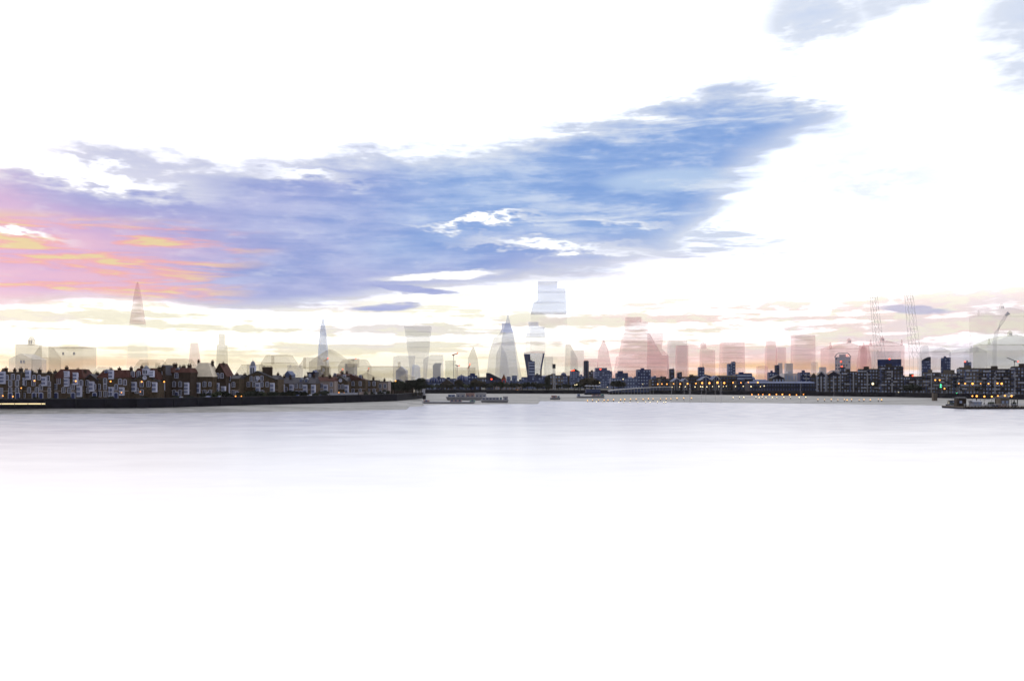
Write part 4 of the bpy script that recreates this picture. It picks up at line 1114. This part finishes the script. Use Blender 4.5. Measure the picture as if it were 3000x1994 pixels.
MB().tube([(0, 0, 0), (0, 0, PZ(1000, D) - GZ), (PX(2919, D) - PX(2914, D), 0, PZ(975, D) - GZ), (PX(2934, D) - PX(2914, D), 0, PZ(945, D) - GZ), (PX(2950, D) - PX(2914, D), 0, PZ(920, D) - GZ)],
          [2.8, 2.8, 2.8, 2.6, 2.2], 8).build('pole', 'ghost_mast', t)
MB().tube([(PX(2947, D) - PX(2914, D), 0, PZ(924, D) - GZ), (PX(2953, D) - PX(2914, D), 0, PZ(917, D) - GZ), (PX(2957, D) - PX(2914, D), 0, PZ(921, D) - GZ)], [1.6, 2.4, 1.4], 8).build('hook', 'ghost_solid', t)

# ------------------------------------------------------------------ trees and shrubs
def crown_mesh(name, m, seed, r, h, zc, n, leaf):
    rnd = random.Random(seed); mb = MB()
    lobes = [(rnd.uniform(-.55, .55) * r, rnd.uniform(-.55, .55) * r, zc + rnd.uniform(-.5, .5) * h * .5, rnd.uniform(.38, .62)) for _ in range(9)]
    for _ in range(n):
        lx_, ly_, lz_, k = rnd.choice(lobes)
        d = Vector((rnd.gauss(0, 1), rnd.gauss(0, 1), rnd.gauss(0, 1))).normalized() * (rnd.random() ** .4)
        c = Vector((lx_ + d.x * r * k, ly_ + d.y * r * k, lz_ + d.z * h * .5 * k))
        a = Vector((rnd.gauss(0, 1), rnd.gauss(0, 1), rnd.gauss(0, .7))).normalized(); b = a.orthogonal().normalized()
        q = leaf * rnd.uniform(.6, 1.3)
        mb.add([c - a * q, c + b * q * .6, c + a * q, c - b * q * .6], [(0, 1, 2, 3)])
    return mb.mesh(name, m)


def trunk_mesh(seed, h, r):
    rnd = random.Random(seed); mb = MB()
    mb.tube([(0, 0, -.3), (.05 * h, 0, h * .35), (0, .04 * h, h * .7)], [h * .05, h * .036, h * .018], 7)
    for i in range(6):
        a = i * 1.05 + rnd.random(); z = h * rnd.uniform(.28, .5)
        mb.tube([(.02 * h, 0, z), (math.cos(a) * r * .4, math.sin(a) * r * .4, z + h * .2), (math.cos(a) * r * .75, math.sin(a) * r * .75, z + h * rnd.uniform(.25, .4))], [h * .02, h * .014, h * .006], 5)
    return mb.mesh('trunk', 'bark')


TREES = [(trunk_mesh(i, 7, 3), crown_mesh('crown', m, i, 3.2, 6.0, 4.6, 1500, .34)) for i, m in enumerate(['leaf_dark', 'leaf', 'leaf_warm', 'leaf', 'leaf_dark'])]
CONIFER = (trunk_mesh(9, 7, 1), crown_mesh('crown', 'leaf_dark', 9, 1.9, 8.4, 4.2, 1300, .3))
SHRUBS = [(crown_mesh('foliage', m, 20 + i, 1.7, 2.6, 1.0, 700, .24),
           MB().tube([(0, 0, -.2), (.1, 0, .9)], [.09, .04], 5).tube([(0, 0, -.1), (-.4, .2, .9)], [.06, .03], 5).mesh('stem', 'bark')) for i, m in enumerate(['leaf_dark', 'leaf', 'leaf_dark'])]


def tree(x, D, h, kind, label, group, sx=1.0):
    tr, cr = CONIFER if kind == 'c' else TREES[kind]
    t = thing('tree', label, 'tree', (PX(x, D), D, GZ), random.uniform(0, 6.28), group)
    t.scale = (h / 7.6 * sx, h / 7.6 * sx, h / 7.6)
    link('trunk', tr, t); link('crown', cr, t)


def shrub(x, D, h, k, label, group):
    t = thing('shrub', label, 'shrub', (PX(x, D), D, GZ), random.uniform(0, 6.28), group)
    t.scale = (h / 2.3 * 1.2, h / 2.3, h / 2.3)
    link('foliage', SHRUBS[k][0], t); link('stem', SHRUBS[k][1], t)


MARKS = [(1290, 'small domed house'), (1327, 'pinkish gabled house'), (1374, 'wide domed house'), (1423, 'dark mansion block'), (1470, 'navy shed'),
         (1530, 'low pink and white houses'), (1600, 'navy offices under the flared tower'), (1650, 'stepped housing block'), (1720, 'red lit housing tower')]
HOUSES = [(62, 'first flat topped brick house'), (152, 'house with four chimneys'), (246, 'twin chimneyed mansard house'), (283, 'low gabled house'), (376, 'plum mansard house'),
          (464, 'clock gable'), (486, 'narrow tall house'), (558, 'house with heavy chimney stacks'), (623, 'tall cream hipped roof'), (662, 'rust red pointed roof'), (700, 'low slate roofed house'),
          (814, 'broad pediment'), (924, 'long slate roofed terrace'), (980, 'pale stone house'), (1024, 'small steep pediment'), (1071, 'single sloped brick block'), (1104, 'plain flat brick block'), (1160, 'small plastered block')]
def near(tab, x): return next((n_ for e_, n_ in tab if x <= e_), tab[-1][1])


# clump beyond the brick terraces
for i, (x, h) in enumerate([(1146, 7.0), (1155, 6.4), (1166, 7.2), (1177, 6.4), (1188, 6.0), (1199, 6.2), (1210, 7.4), (1220, 8.2), (1228, 8.6), (1233, 6.5)]):
    tree(x, 424 + (i % 3) * 5, h, [0, 4, 1, 0, 4, 1, 0, 4, 0, 4][i], 'dark bushy tree in the clump where the brick terraces end', 'trees where the terraces end')
# wood along the middle of the far bank
xs_ = []
x = 1250
while x < 1712:
    xs_.append(x); x += random.uniform(11, 17)
for i, x in enumerate(xs_):
    big = 1600 > x > 1380
    tree(x, 641 + (i % 4) * 5, random.uniform(4.2, 5.6) + (1.2 if big else 0), [0, 1, 4, 0, 2, 4, 0][i % 7], 'low dark tree on the river wall before the ' + near(MARKS, x), 'trees along the middle river wall', 1.25)
for x, h in ((1345, 9), (1392, 9.5), (1405, 8.5), (1466, 7.5)):
    tree(x, 662 if x > 1380 else 656, h, 2, 'taller russet tree standing above the low wood', 'russet trees above the low wood')
tree(1602, 655, 11.5, 'c', 'tall dark conifer left of the lattice mast', None)
tree(1607, 660, 8.5, 'c', 'smaller conifer against the tall dark conifer', None)
for x, h in ((1700, 7.5), (1716, 10), (1732, 11), (1746, 9)):
    tree(x, 655, h, 2, 'round dark russet tree before the plum coloured balcony block', 'russet trees before the balcony block', 1.2)
for x, h in ((1796, 7), (1812, 7.5), (1826, 6.5)):
    tree(x, 650, h, 0, 'dark round tree behind the curved pier roof', 'trees behind the curved pier roof', 1.2)
for x, D_, h in ((2660, 468, 5), (2676, 470, 5.5), (2690, 468, 4.5)):
    tree(x, D_, h, 4, 'black tree before the long low apartment row', 'trees before the low apartment row', 1.2)
for i, x in enumerate(range(606, 1150, 24)):
    if 955 < x < 1000: continue
    shrub(x + random.uniform(-6, 6), interp(foot, x) + 3 + random.random() * 3, random.uniform(1.9, 3.4), i % 3, 'dark quay garden shrub below the ' + near(HOUSES, x), 'shrubs in the quay garden')
for i, x in enumerate(range(60, 600, 45)):
    shrub(x + random.uniform(-10, 10), interp(foot, x) + 4, random.uniform(1.2, 1.9), i % 3, 'low dark bush on the bare quay below the ' + near(HOUSES, x), 'low bushes on the bare quay')

# ------------------------------------------------------------------ cars on the quay
def car(x, paint, label):
    D_ = interp(foot, x) + 2.4
    t = thing('parked_car', label, 'car', (PX(x, D_), D_, GZ), R(random.uniform(-6, 6)))
    MB().xprism([(0, .35), (4.1, .35), (4.15, .85), (3.3, .98), (.9, .95), (.05, .8)], -.86, .86).build('body', paint, t)
    c = MB().xprism([(.85, .95), (3.5, .95), (3.0, 1.42), (1.5, 1.45)], -.72, .72).build('cabin', paint, t)
    MB().xprism([(.86, 1.0), (.95, 1.0), (1.46, 1.40), (1.38, 1.40)], -.62, .62).build('windscreen', 'glass_blue', c)
    for sx in (-.87, .87):
        for yy in (.85, 3.3):
            wv = [(sx - .1 + .2 * k, yy + .32 * math.cos(2 * PI * i / 12), .32 + .32 * math.sin(2 * PI * i / 12)) for k in (0, 1) for i in range(12)]
            MB().add(wv, [tuple(range(12)), tuple(range(23, 11, -1))] + [(i, (i + 1) % 12, (i + 1) % 12 + 12, i + 12) for i in range(12)]).build('wheel', 'wall_black', t)
    for sx in (-.62, .62): MB().box(sx - .16, sx + .16, -.02, .06, .58, .74).build('headlight', 'pane_pale', t)
    MB().box(-.8, .8, -.06, .05, .36, .5).build('bumper', 'metal_dark', t)


mat('car_blue', (.04, .06, .16), .3, .1, 1, .6); mat('car_grey', (.20, .21, .25), .3, .1, 1, .6); mat('car_black', (.012, .012, .02), .3, .1, 1, .6); mat('car_white', (.55, .56, .62), .3, .1, 1, .6)
car(522, 'car_grey', 'grey car parked below the house with heavy chimney stacks')
car(606, 'car_blue', 'blue car parked below the tall cream hipped roof')
car(638, 'car_black', 'black car parked below the rust red pointed roof')
car(866, 'car_blue', 'blue car parked below the two doors of the slate roofed terrace')
car(904, 'car_white', 'white car parked below the right end of the slate roofed terrace')
car(938, 'car_grey', 'grey car parked below the pale stone house')

# ------------------------------------------------------------------ quay furniture
D_ = 279.2
t = thing('light_rail', 'long warm glowing light strip along the river wall', 'light', (PX(-120, D_), D_, 2.95))
MB().tube([(0, 0, 0), (PX(126, D_) - PX(-120, D_), 1.2, 0)], .2, 6).build('light_tube', 'lamp_strip', t)  # light trail of a passing boat, built as an added glowing tube
for k in range(7): MB().box(-.06, .06, 0, .35, -.1, .1).build('bracket', 'metal_dark', t, (k * 4.2 + .5, .05 + .2 * k * .1, 0))


def fence(x0, x1, D0, D1, h, label, m='balcony_white'):
    p, q = Vector((PX(x0, D0), D0, GZ)), Vector((PX(x1, D1), D1, GZ))
    t = thing('garden_wall', label, 'wall', p)
    L = (q - p).length; t.rotation_euler.z = math.atan2(q.y - p.y, q.x - p.x)
    n_ = int(L / 2.2)
    me = MB().box(.08, L / n_ - .08, -.05, .05, 0, h).mesh('panel', m); mp = MB().box(-.12, .12, -.12, .12, -.3, h + .2).mesh('post', m)
    for i in range(n_): link('panel', me, t, (i * L / n_, 0, 0))
    for i in range(n_ + 1): link('post', mp, t, (i * L / n_, 0, 0))


fence(957, 1048, 354, 367, 1.9, 'pale panelled garden wall before the pediment house')
fence(1052, 1084, 370, 376, 2.1, 'lilac grey panelled wall before the brown brick block', 'stone_pale')
fence(1100, 1130, 382, 388, 1.9, 'short pale panelled wall before the small plastered block')
t = thing('quay_pillar', 'tall pale grey pillar at the corner where the shore steps back', 'pillar', (PX(1239, 452), 453.5, FZ))
MB().box(-.9, .9, -.6, .6, -.5, PZ(1116, 452) - FZ).build('shaft', 'ghost_solid', t); MB().box(-1.05, 1.05, -.75, .75, PZ(1116, 452) - FZ, PZ(1116, 452) - FZ + .3).build('cap', 'pole_pale', t)
MB().box(-1.5, 1.3, -1.1, 1.0, -.6, 1.4).build('footing', 'wall_black', t)


# ------------------------------------------------------------------ lamps
GLOBE = {k: MB().lathe([(.02, -1), (.6, -.8), (.95, -.3), (.95, .3), (.6, .8), (.02, 1)], n=10).mesh('lantern', 'lamp_' + k, True) for k in ('orange', 'white', 'red', 'green', 'amber')}
POLE = MB().tube([(0, 0, -.2), (0, 0, .55), (0, 0, 1)], [.10, .06, .05], 6).mesh('pole', 'metal_dark')
BASE = MB().lathe([(.24, -.3), (.24, .25), (.12, .6)], n=8).mesh('base', 'metal_dark')


def lamp(x, y, D, col, rpx, label, group, name='street_lamp', z0=GZ):
    if group: x += random.uniform(-3, 3); y += random.uniform(-1, 1); rpx *= random.uniform(.65, 1.1)
    X, Z = PX(x, D), PZ(y, D); r = rpx * .8 * D / F
    t = thing(name, label, 'lamp', (X, D, z0), 0, group)
    h = max(.4, Z - z0)
    link('pole', POLE, t, (0, .12, 0), (1, 1, h - r * .5)); link('base', BASE, t, (0, .12, 0)); link('lantern', GLOBE[col], t, (0, 0, h), (r, r, r))


def wallD(x): return interp(foot, x) + 1.2


def shore(x, y):
    """distance and height on the sloping foreshore seen at photo row y"""
    d0, d1 = interp(edge, x), interp(foot, x)
    best = None
    for i in range(101):
        u = i / 100; d = d0 + (d1 - d0) * u; z = -.25 + (FZ + .25) * u ** .8
        yy = HZ + (CAMZ - z - .9) / d * F
        if best is None or abs(yy - y) < best[0]: best = (abs(yy - y), d, z)
    return best[1], best[2]


for x, y, r in [(1929, 1124, 2.2), (1939, 1124, 1.8), (1956, 1125, 3.2), (1974, 1124, 1.8), (1992, 1124, 2.8), (2014, 1124, 2.6), (2037, 1122, 3.2), (2056, 1121, 3.6), (2076, 1121, 3.4),
                (2100, 1120, 3.6), (2124, 1121, 3.3), (2147, 1121, 3.6), (2170, 1120, 2.6), (2194, 1120, 2.8), (2219, 1119, 2.8)]:
    lamp(x, y, wallD(x), 'orange', r, 'tall orange street lamp in the row before the gabled quay houses', 'orange lamps before the quay houses')
for x in (1970, 1989, 2007, 2039, 2051, 2061, 2072, 2089, 2104, 2122, 2128, 2154, 2178, 2202, 2226, 2236):
    lamp(x, 1133 - (x > 2080) * 2, wallD(x) - .6, 'white', 2.0, 'lower white lamp in the row along the gabled quay houses', 'white lamps along the quay houses')
for x in (2205, 2221, 2237, 2256, 2275, 2294, 2312, 2331, 2353):  # reflections of the quay lamps, built as added glowing lamps
    lamp(x, 1155.5, wallD(x) - 2.6, 'orange', 2.8 if x in (2256, 2294, 2353) else 2.2, 'low orange lamp at the foot of the long waterfront shed', 'low lamps at the foot of the shed', 'quay_light', 1.4)
for x in (2151, 2166, 2181, 2216, 2225, 2233, 2246, 2260, 2276, 2299, 2318, 2339, 2358):  # white lamp reflections on wet mud, built as added lanterns
    d, z = shore(x, 1163); lamp(x, 1163, d, 'white', 1.7, 'small white marker lantern on the mud before the long shed', 'white lanterns before the long shed', 'marker_lantern', z)
for x in (1722, 1738, 1753, 1768, 1784, 1800, 1816, 1832, 1848, 1866, 1884, 1900, 1916, 1934, 1951, 1968, 1986, 2005, 2024):  # added lanterns in place of the orange lamps' reflections
    y = 1172 - (x - 1722) * .022; d, z = shore(x, y); lamp(x, y, d, 'amber', 1.9, 'small orange marker lantern on the mud before the curved pier roof', 'orange lanterns before the curved pier roof', 'marker_lantern', z)
for x in (1750, 1764, 1779, 1812, 1825, 1848, 1866, 1890, 1907, 1924, 1944, 1950):  # added lanterns in place of white reflections by the water
    d, z = shore(x, 1177); lamp(x, 1177, d, 'white', 1.4, 'tiny white lantern at the water edge before the curved pier roof', 'white lanterns at the water edge', 'marker_lantern', z)
for x in (2399, 2417, 2434, 2453, 2473, 2484, 2496, 2515, 2532, 2552, 2572, 2585):  # orange reflections below the apartments, built as added lanterns
    d, z = shore(x, 1170); lamp(x, 1170, d, 'amber', 2.4 if x in (2484, 2585) else 1.7, 'orange marker lantern on the mud below the dark apartment blocks', 'lanterns below the dark apartments', 'marker_lantern', z)
for x, r in ((2809, 2.4), (2827, 2.4), (2848, 3.4), (2871, 2.6), (2895, 3.0), (2920, 2.6), (2935, 4.6)):
    lamp(x, 1123, wallD(x), 'orange', r, 'tall orange street lamp before the corner apartment blocks', 'orange lamps before the corner apartments')
for x in (2850, 2864, 2883, 2904, 2925, 2947, 2961):
    lamp(x, 1160, 340, 'orange', 3.0, 'orange lamp on the deck of the floating pier', 'orange lamps on the floating pier', 'deck_lamp', 1.3)
for x, y, lab in ((1159, 1116, 'single orange lamp over the dark cottages'), (101, 1115, 'orange lamp by the row of four chimneys, beside its twin'), (205 + 17, 1116, 'orange lamp before the twin chimneyed mansard house'),
                  (324, 1117, 'orange lamp before the plum mansard house'), (415, 1118, 'orange lamp before the clock gable'), (481, 1118, 'orange lamp right of the narrow tall house')):
    lamp(x, y, interp(TD, x) - 6 if x < 1100 else 440, 'orange', 2.6, lab, None)
for x, y in ((36, 1160), (8, 1160), (357, 1149), (411, 1146), (62, 1136), (611, 1165), (630, 1164), (692, 1161), (710, 1161), (990, 1150), (1008, 1150), (1141, 1164), (1219, 1161), (1517, 1150)):
    lamp(x, y, interp(foot, x) + 3.2, 'orange', 2.2, 'low warm garden lamp on the quay among the shrubs', 'low garden lamps on the quay', 'garden_lamp')
for x, y in ((1825, 1110), (1882, 1125), (1687, 1128), (1692, 1127), (1754, 1120), (1778, 1134)):
    lamp(x, y, 636, 'white', 1.9, 'pale lamp glimmering among the trees behind the pier', 'pale lamps among the trees')
for x, y, c, lab in ((2756, 1127, 'green', 'upper green signal lamp on the right bank'), (2756, 1133, 'green', 'lower green signal lamp on the right bank'), (2803, 1163, 'green', 'green signal lamp beside the moored launch'),
                     (2557, 1124, 'white', 'bright white floodlight before the dish masted apartment block'), (2740, 1113, 'orange', 'orange lamp before the tan terrace, left of its twin'), (2753, 1113, 'orange', 'orange lamp before the tan terrace, right of its twin'),
                     (2767, 1138, 'orange', 'round amber lamp low before the tan stepped apartments'), (2632, 1159, 'white', 'bright white lamp low on the river wall under the orange lit balconies')):
    lamp(x, y, wallD(x) - (.9 if c == 'green' else 0), c, 4.0 if x == 2557 else 2.4, lab, None, 'signal_lamp' if c == 'green' else 'street_lamp')

# pale mooring piles on the mud
PILE = MB().tube([(0, 0, -1.5), (0, 0, .5), (0, 0, 1)], [.16, .15, .14], 7).mesh('pile_shaft', 'ghost_mast'); PCAP = MB().lathe([(.2, 0), (.2, .15), (.03, .4)], n=8).mesh('pile_cap', 'ghost_mast')
for x, yb, yt in ((1967, 1178, 1134), (2005, 1176, 1132), (2020, 1178, 1126), (2022.5, 1178, 1126), (2055, 1178, 1134), (2068, 1172, 1138), (2096, 1172, 1136), (2110, 1178, 1120), (2114, 1178, 1120), (2346, 1180, 1120), (2443, 1180, 1122)):
    d, z = shore(x, yb - 3); h = PZ(yt, d) - z
    t = thing('mooring_pile', 'thin pale mooring pile in the mud before the ' + ('tall black stack' if x < 1980 else 'short black stack' if x < 2030 else 'glazed gables' if x < 2120 else 'long shed' if x < 2400 else 'curved gables'), 'pile', (PX(x, d), d, z), 0, 'mooring piles before the quay')
    link('pile_shaft', PILE, t, scale=(1, 1, h)); link('pile_cap', PCAP, t, (0, 0, h))

# ------------------------------------------------------------------ pier terminal with curved roof
D_ = 592; x0, x1 = PX(1784, D_), PX(1968, D_); W = x1 - x0
t = thing('pier_terminal', 'long glazed pier building with gently curved pale roof', 'pier building', (x0, D_, FZ))
k = 16
topz = lambda u: PZ(1144 - 11 * math.sin(u * PI / 2) ** .8, D_) - FZ
poly = [(W * i / k, topz(i / k) - .3) for i in range(k + 1)] + [(W * (1 - i / k), topz(1 - i / k)) for i in range(k + 1)]
MB().prism(poly, -2.2, 9).build('roof', 'pole_pale', t)
MB().box(0, W, -.5, 8, -1.2, 1.2).build('plinth', 'wall_black', t)
for i in range(20):
    a = W * i / 20; hh = topz((i + .5) / 20) - .45
    if hh > 1.5: MB().box(a + .1, a + W / 20 - .1, -.2, 0, 1.25, hh).build('glass_panel', 'glass_blue', t)
for i in range(21): MB().box(-.09, .09, -1.6, -1.4, -1, max(.5, topz(i / 20) - .35)).build('post', 'metal_grey', t, (W * i / 20, 0, 0))

# moored river bus with parasol deck
D_ = 585; t = thing('river_bus', 'dark moored river boat with pale parasols on its upper deck', 'boat', (PX(1738, D_), D_, .9))
w2 = 27 * D_ / F
MB().rings([(-.6, -w2 * .85, w2 * .85, .5, 4), (1.6, -w2, w2, 0, 4.5)]).build('hull', 'navy_dark', t)
MB().box(-w2 * .8, w2 * .8, .5, 4, 1.6, 4.0).build('cabin', 'navy', t)
for i in range(7): MB().box(-.5, .5, -.05, .05, 0, .9).build('cabin_window', 'pane_dim', t, (-w2 * .7 + i * w2 * 1.4 / 6, .5, 2.4))
for i in range(5):
    q = MB().tube([(0, 0, 0), (0, 0, 2.1)], .06, 5).build('parasol_pole', 'pole_pale', t, (-w2 * .7 + i * w2 * 1.4 / 4, 2, 4.0))
    MB().lathe([(1.3, 0), (1.0, .3), (.05, .6)], n=10).build('parasol', 'balcony_white', q, (0, 0, 2.0))

# ------------------------------------------------------------------ barges lying on the mud
def barge(label, x0, x1, yb, yt, hull, loads):
    xm = (x0 + x1) / 2; d, z = shore(xm, yb - 5)
    t = thing('barge', label, 'barge', (PX(xm, d), d, z - .1)); s = d / F
    L = (x1 - x0) * s / 2; hh = (yb - yt) * s * .45
    MB().rings([(-.3, -L * .9, L * .9, .6, 5), (hh, -L, L, 0, 5.6)]).build('hull', hull, t)
    MB().box(-L - .05, L + .05, -.1, 5.7, hh, hh + .16).build('gunwale', 'pole_pale', t)
    for a, b, m, top in loads:
        c = MB().box((a - xm) * s, (b - xm) * s, 1, 4.6, hh + .16, hh + .16 + (yb - yt) * s * top).build('deckhouse', m, t)
        n_ = max(1, int((b - a) / 9))
        for i in range(n_):
            xx = (a - xm + (b - a) * (i + .5) / n_) * s
            MB().box(-.45, .45, -.04, .04, 0, .6).build('porthole', 'pane_dim', c, (xx, 1, hh + .3))


barge('pale long barge with rose and grey deckhouses lying on the mud', 1306, 1426, 1172, 1150, 'barge_pale', [(1312, 1332, 'barge_blue', .3), (1336, 1362, 'barge_pale', .5), (1364, 1390, 'barge_red', .5), (1392, 1424, 'barge_pale', .55)])
barge('low barge with red and turquoise cargo in front of the long pale barge', 1236, 1392, 1181, 1170, 'barge_pale', [(1240, 1256, 'barge_red', .4), (1318, 1352, 'barge_red', .35), (1376, 1391, 'barge_green', .4)])
barge('flat barge with turquoise stern right of the long pale barge', 1408, 1490, 1178, 1160, 'barge_pale', [(1412, 1462, 'barge_pale', .4), (1464, 1470, 'barge_green', .4), (1474, 1488, 'barge_pale', .55)])
barge('small barge with red crates and green hatch near the lattice mast', 1612, 1642, 1170, 1158, 'barge_pale', [(1616, 1632, 'barge_red', .5), (1634, 1640, 'barge_green', .4)])
barge('barge with salmon deckhouse and turquoise cabin near the river boat', 1690, 1772, 1166, 1154, 'barge_pale', [(1692, 1700, 'barge_blue', .5), (1735, 1760, 'barge_red', .35), (1762, 1770, 'barge_green', .5)])

# ------------------------------------------------------------------ launch and floating pier at the right
D_ = 345; s = D_ / F
t = thing('launch', 'dark green motor launch with long cabin windows moored by the pier', 'boat', (PX(2804, D_), D_, 0))
L = 29 * s
MB().add([(-L * 1.05, 1.2, 1.1), (-L * .8, 0, 1.15), (L, 0, 1.0), (L, 2.6, 1.0), (-L * .8, 2.6, 1.15), (-L * .8, 1.2, -.2), (-L * .7, .5, -.2), (L * .95, .5, -.2), (L * .95, 2.1, -.2), (-L * .7, 2.1, -.2)],
         [(0, 1, 2, 3, 4), (0, 5, 6, 1), (1, 6, 7, 2), (2, 7, 8, 3), (3, 8, 9, 4), (4, 9, 5, 0), (9, 8, 7, 6, 5)]).build('hull', 'navy_dark', t)
mat('launch_green', (.012, .03, .028), .4, .2, 1, .5)
c = MB().xprism([(.3, 1.05), (2.3, 1.05), (2.1, 2.5), (.5, 2.5)], -L * .72, L * .9).build('cabin', 'launch_green', t)
MB().box(-L * .78, L * .94, .3, 2.3, 2.5, 2.64).build('cabin_roof', 'navy_dark', t)
for i in range(6):
    MB().box(-.36, .36, 0, .06, 0, .42).build('cabin_window', 'pane_pale' if i in (1, 2, 4) else 'pane_dim', c, (-L * .55 + i * L * 1.25 / 5, .3, 1.85))
MB().tube([(-L * .3, 1.3, 2.6), (-L * .3, 1.3, 4.0)], .05, 5).build('mast', 'metal_grey', t)
MB().tube([(-L * 1.0, .05, .95), (L, -.1, .85)], .09, 5).build('rubbing_strake', 'balcony_white', t)

D_ = 322; s = D_ / F
t = thing('floating_pier', 'long dark floating pier with timber fenders at the right shore', 'pier', (PX(2822, D_), D_, 0))
W = PX(3075, D_) - PX(2822, D_)
MB().box(0, W, 0, 16, -.5, .55).build('pontoon', 'wall_black', t)
MB().box(-.1, W + .1, -.1, 16.1, .55, .78).build('deck', 'taupe', t)
for i in range(26):
    MB().box(-.13, .13, -.3, 0, -.6, .9 + .25 * (i % 3 == 0)).build('fender', 'brown_dark', t, (W * (i + .5) / 26, -.1, 0))
for i in range(9):
    p = MB().tube([(0, 0, -1), (0, 0, 3.2 + (i % 3) * .5)], .17, 7).build('pile', 'brown_dark', t, (1 + i * W / 9, 6 + (i % 2) * 4, 0))
for i in range(14): MB().box(-.04, .04, -.04, .04, 0, 1.1).build('rail_post', 'pole_pale', t, (W * (i + .3) / 14, .3, .78))
for z in (1.35, 1.85): MB().tube([(0.3, .3, z), (W, .3, z)], .045, 4).build('rail', 'pole_pale', t)


def pier_hut(x0, x1, h, m, label, roof='coping', y=6.0, cat='hut'):
    a, b = PX(x0, D_), PX(x1, D_); w_ = b - a
    t = thing('pier_hut', label, cat, ((a + b) / 2, D_ + y, .78))
    MB().box(-w_ / 2, w_ / 2, 0, 3.2, 0, h).build('wall', m, t)
    MB().xprism([(-.3, h), (3.5, h), (3.5, h + .15), (1.6, h + .7), (-.3, h + .15)], -w_ / 2 - .2, w_ / 2 + .2).build('roof', roof, t)
    for i in range(max(1, int(w_ / 1.6))): MB().box(-.45, .45, -.05, .03, 0, .9).build('window', 'pane_pale', t, (-w_ / 2 + (i + .6) * 1.5, 0, h * .4))


pier_hut(2832, 2856, 2.9, 'brown_dark', 'dark hut with overhanging roof at the near end of the pier')
pier_hut(2872, 2898, 1.6, 'balcony_white', 'low white kiosk in the middle of the pier', 'balcony_white', 5)
pier_hut(2958, 2984, 3.0, 'taupe', 'brown ticket hut on the right part of the pier')
for i, (x, m, lab) in enumerate([(2905, 'barge_pale', 'small white dinghy upturned on the pier deck'), (2930, 'navy', 'navy dinghy on the pier deck'), (2946, 'barge_red', 'rusty red dinghy on the pier deck')]):
    t = thing('dinghy', lab, 'boat', (PX(x, D_), D_ + 2.2, .79))
    MB().rings([(0, -1.3, 1.3, .2, 1.1), (.55, -1.6, 1.6, 0, 1.3)]).build('hull', m, t)
    for q in (-.6, .5): MB().box(q - .12, q + .12, .02, 1.28, .56, .62).build('thwart', 'brown_dark', t)
t = thing('gangway', 'sloping steel gangway rising from the pier to the bank', 'gangway', (PX(2905, D_), D_ + 10, .8))
GX = PX(2968, 415) - PX(2905, D_)
for q in (0, 1.6): MB().tube([(q, 0, 1.1), (GX + q, 84, GZ + .6)], .09, 5).build('handrail', 'pole_pale', t)
MB().add([(0, 0, 0), (1.6, 0, 0), (GX + 1.6, 84, GZ - .6), (GX, 84, GZ - .6), (0, 0, .15), (1.6, 0, .15), (GX + 1.6, 84, GZ - .45), (GX, 84, GZ - .45)], [(3, 2, 1, 0), (4, 5, 6, 7), (0, 1, 5, 4), (1, 2, 6, 5), (2, 3, 7, 6), (3, 0, 4, 7)]).build('walkway', 'metal_grey', t)
for x, kk in ((2918, 1), (2926, 1), (2990, 0)):
    t = thing('planter', 'square planter with leafy bush on the pier deck', 'planter', (PX(x, D_), D_ + 4, .79), 0, 'planters on the pier deck')
    MB().box(-.7, .7, -.5, .5, 0, .6).build('tub', 'brown_dark', t); link('bush', SHRUBS[kk][0], t, (0, 0, .4), (.5, .5, .6))
# river marker post with stone cap before the tan terrace
d, z = shore(2738, 1168); t = thing('stone_pier', 'short square stone dolphin with flat cap before the tan apartments', 'pier', (PX(2738, d), d, z))
MB().box(-.9, .9, -.9, .9, -.5, 3.6).build('shaft', 'taupe', t); MB().box(-1.1, 1.1, -1.1, 1.1, 3.6, 3.95).build('cap', 'coping', t)

# ------------------------------------------------------------------ haze over the river and town
hm = bpy.data.materials.new('haze'); hm.use_nodes = True
ht = hm.node_tree; ht.nodes.clear()
pv = ht.nodes.new('ShaderNodeVolumePrincipled'); ho = ht.nodes.new('ShaderNodeOutputMaterial')
pv.inputs['Color'].default_value = (.99, .985, 1.0, 1)
pv.inputs['Density'].default_value = 2.2e-5
pv.inputs['Anisotropy'].default_value = .25
ht.links.new(pv.outputs[0], ho.inputs['Volume'])
MATS['haze'] = hm
hz_ = MB().box(-9100, 9100, -1000, 9100, -1.6, 320).build('haze', 'haze')
hz_['kind'] = 'stuff'
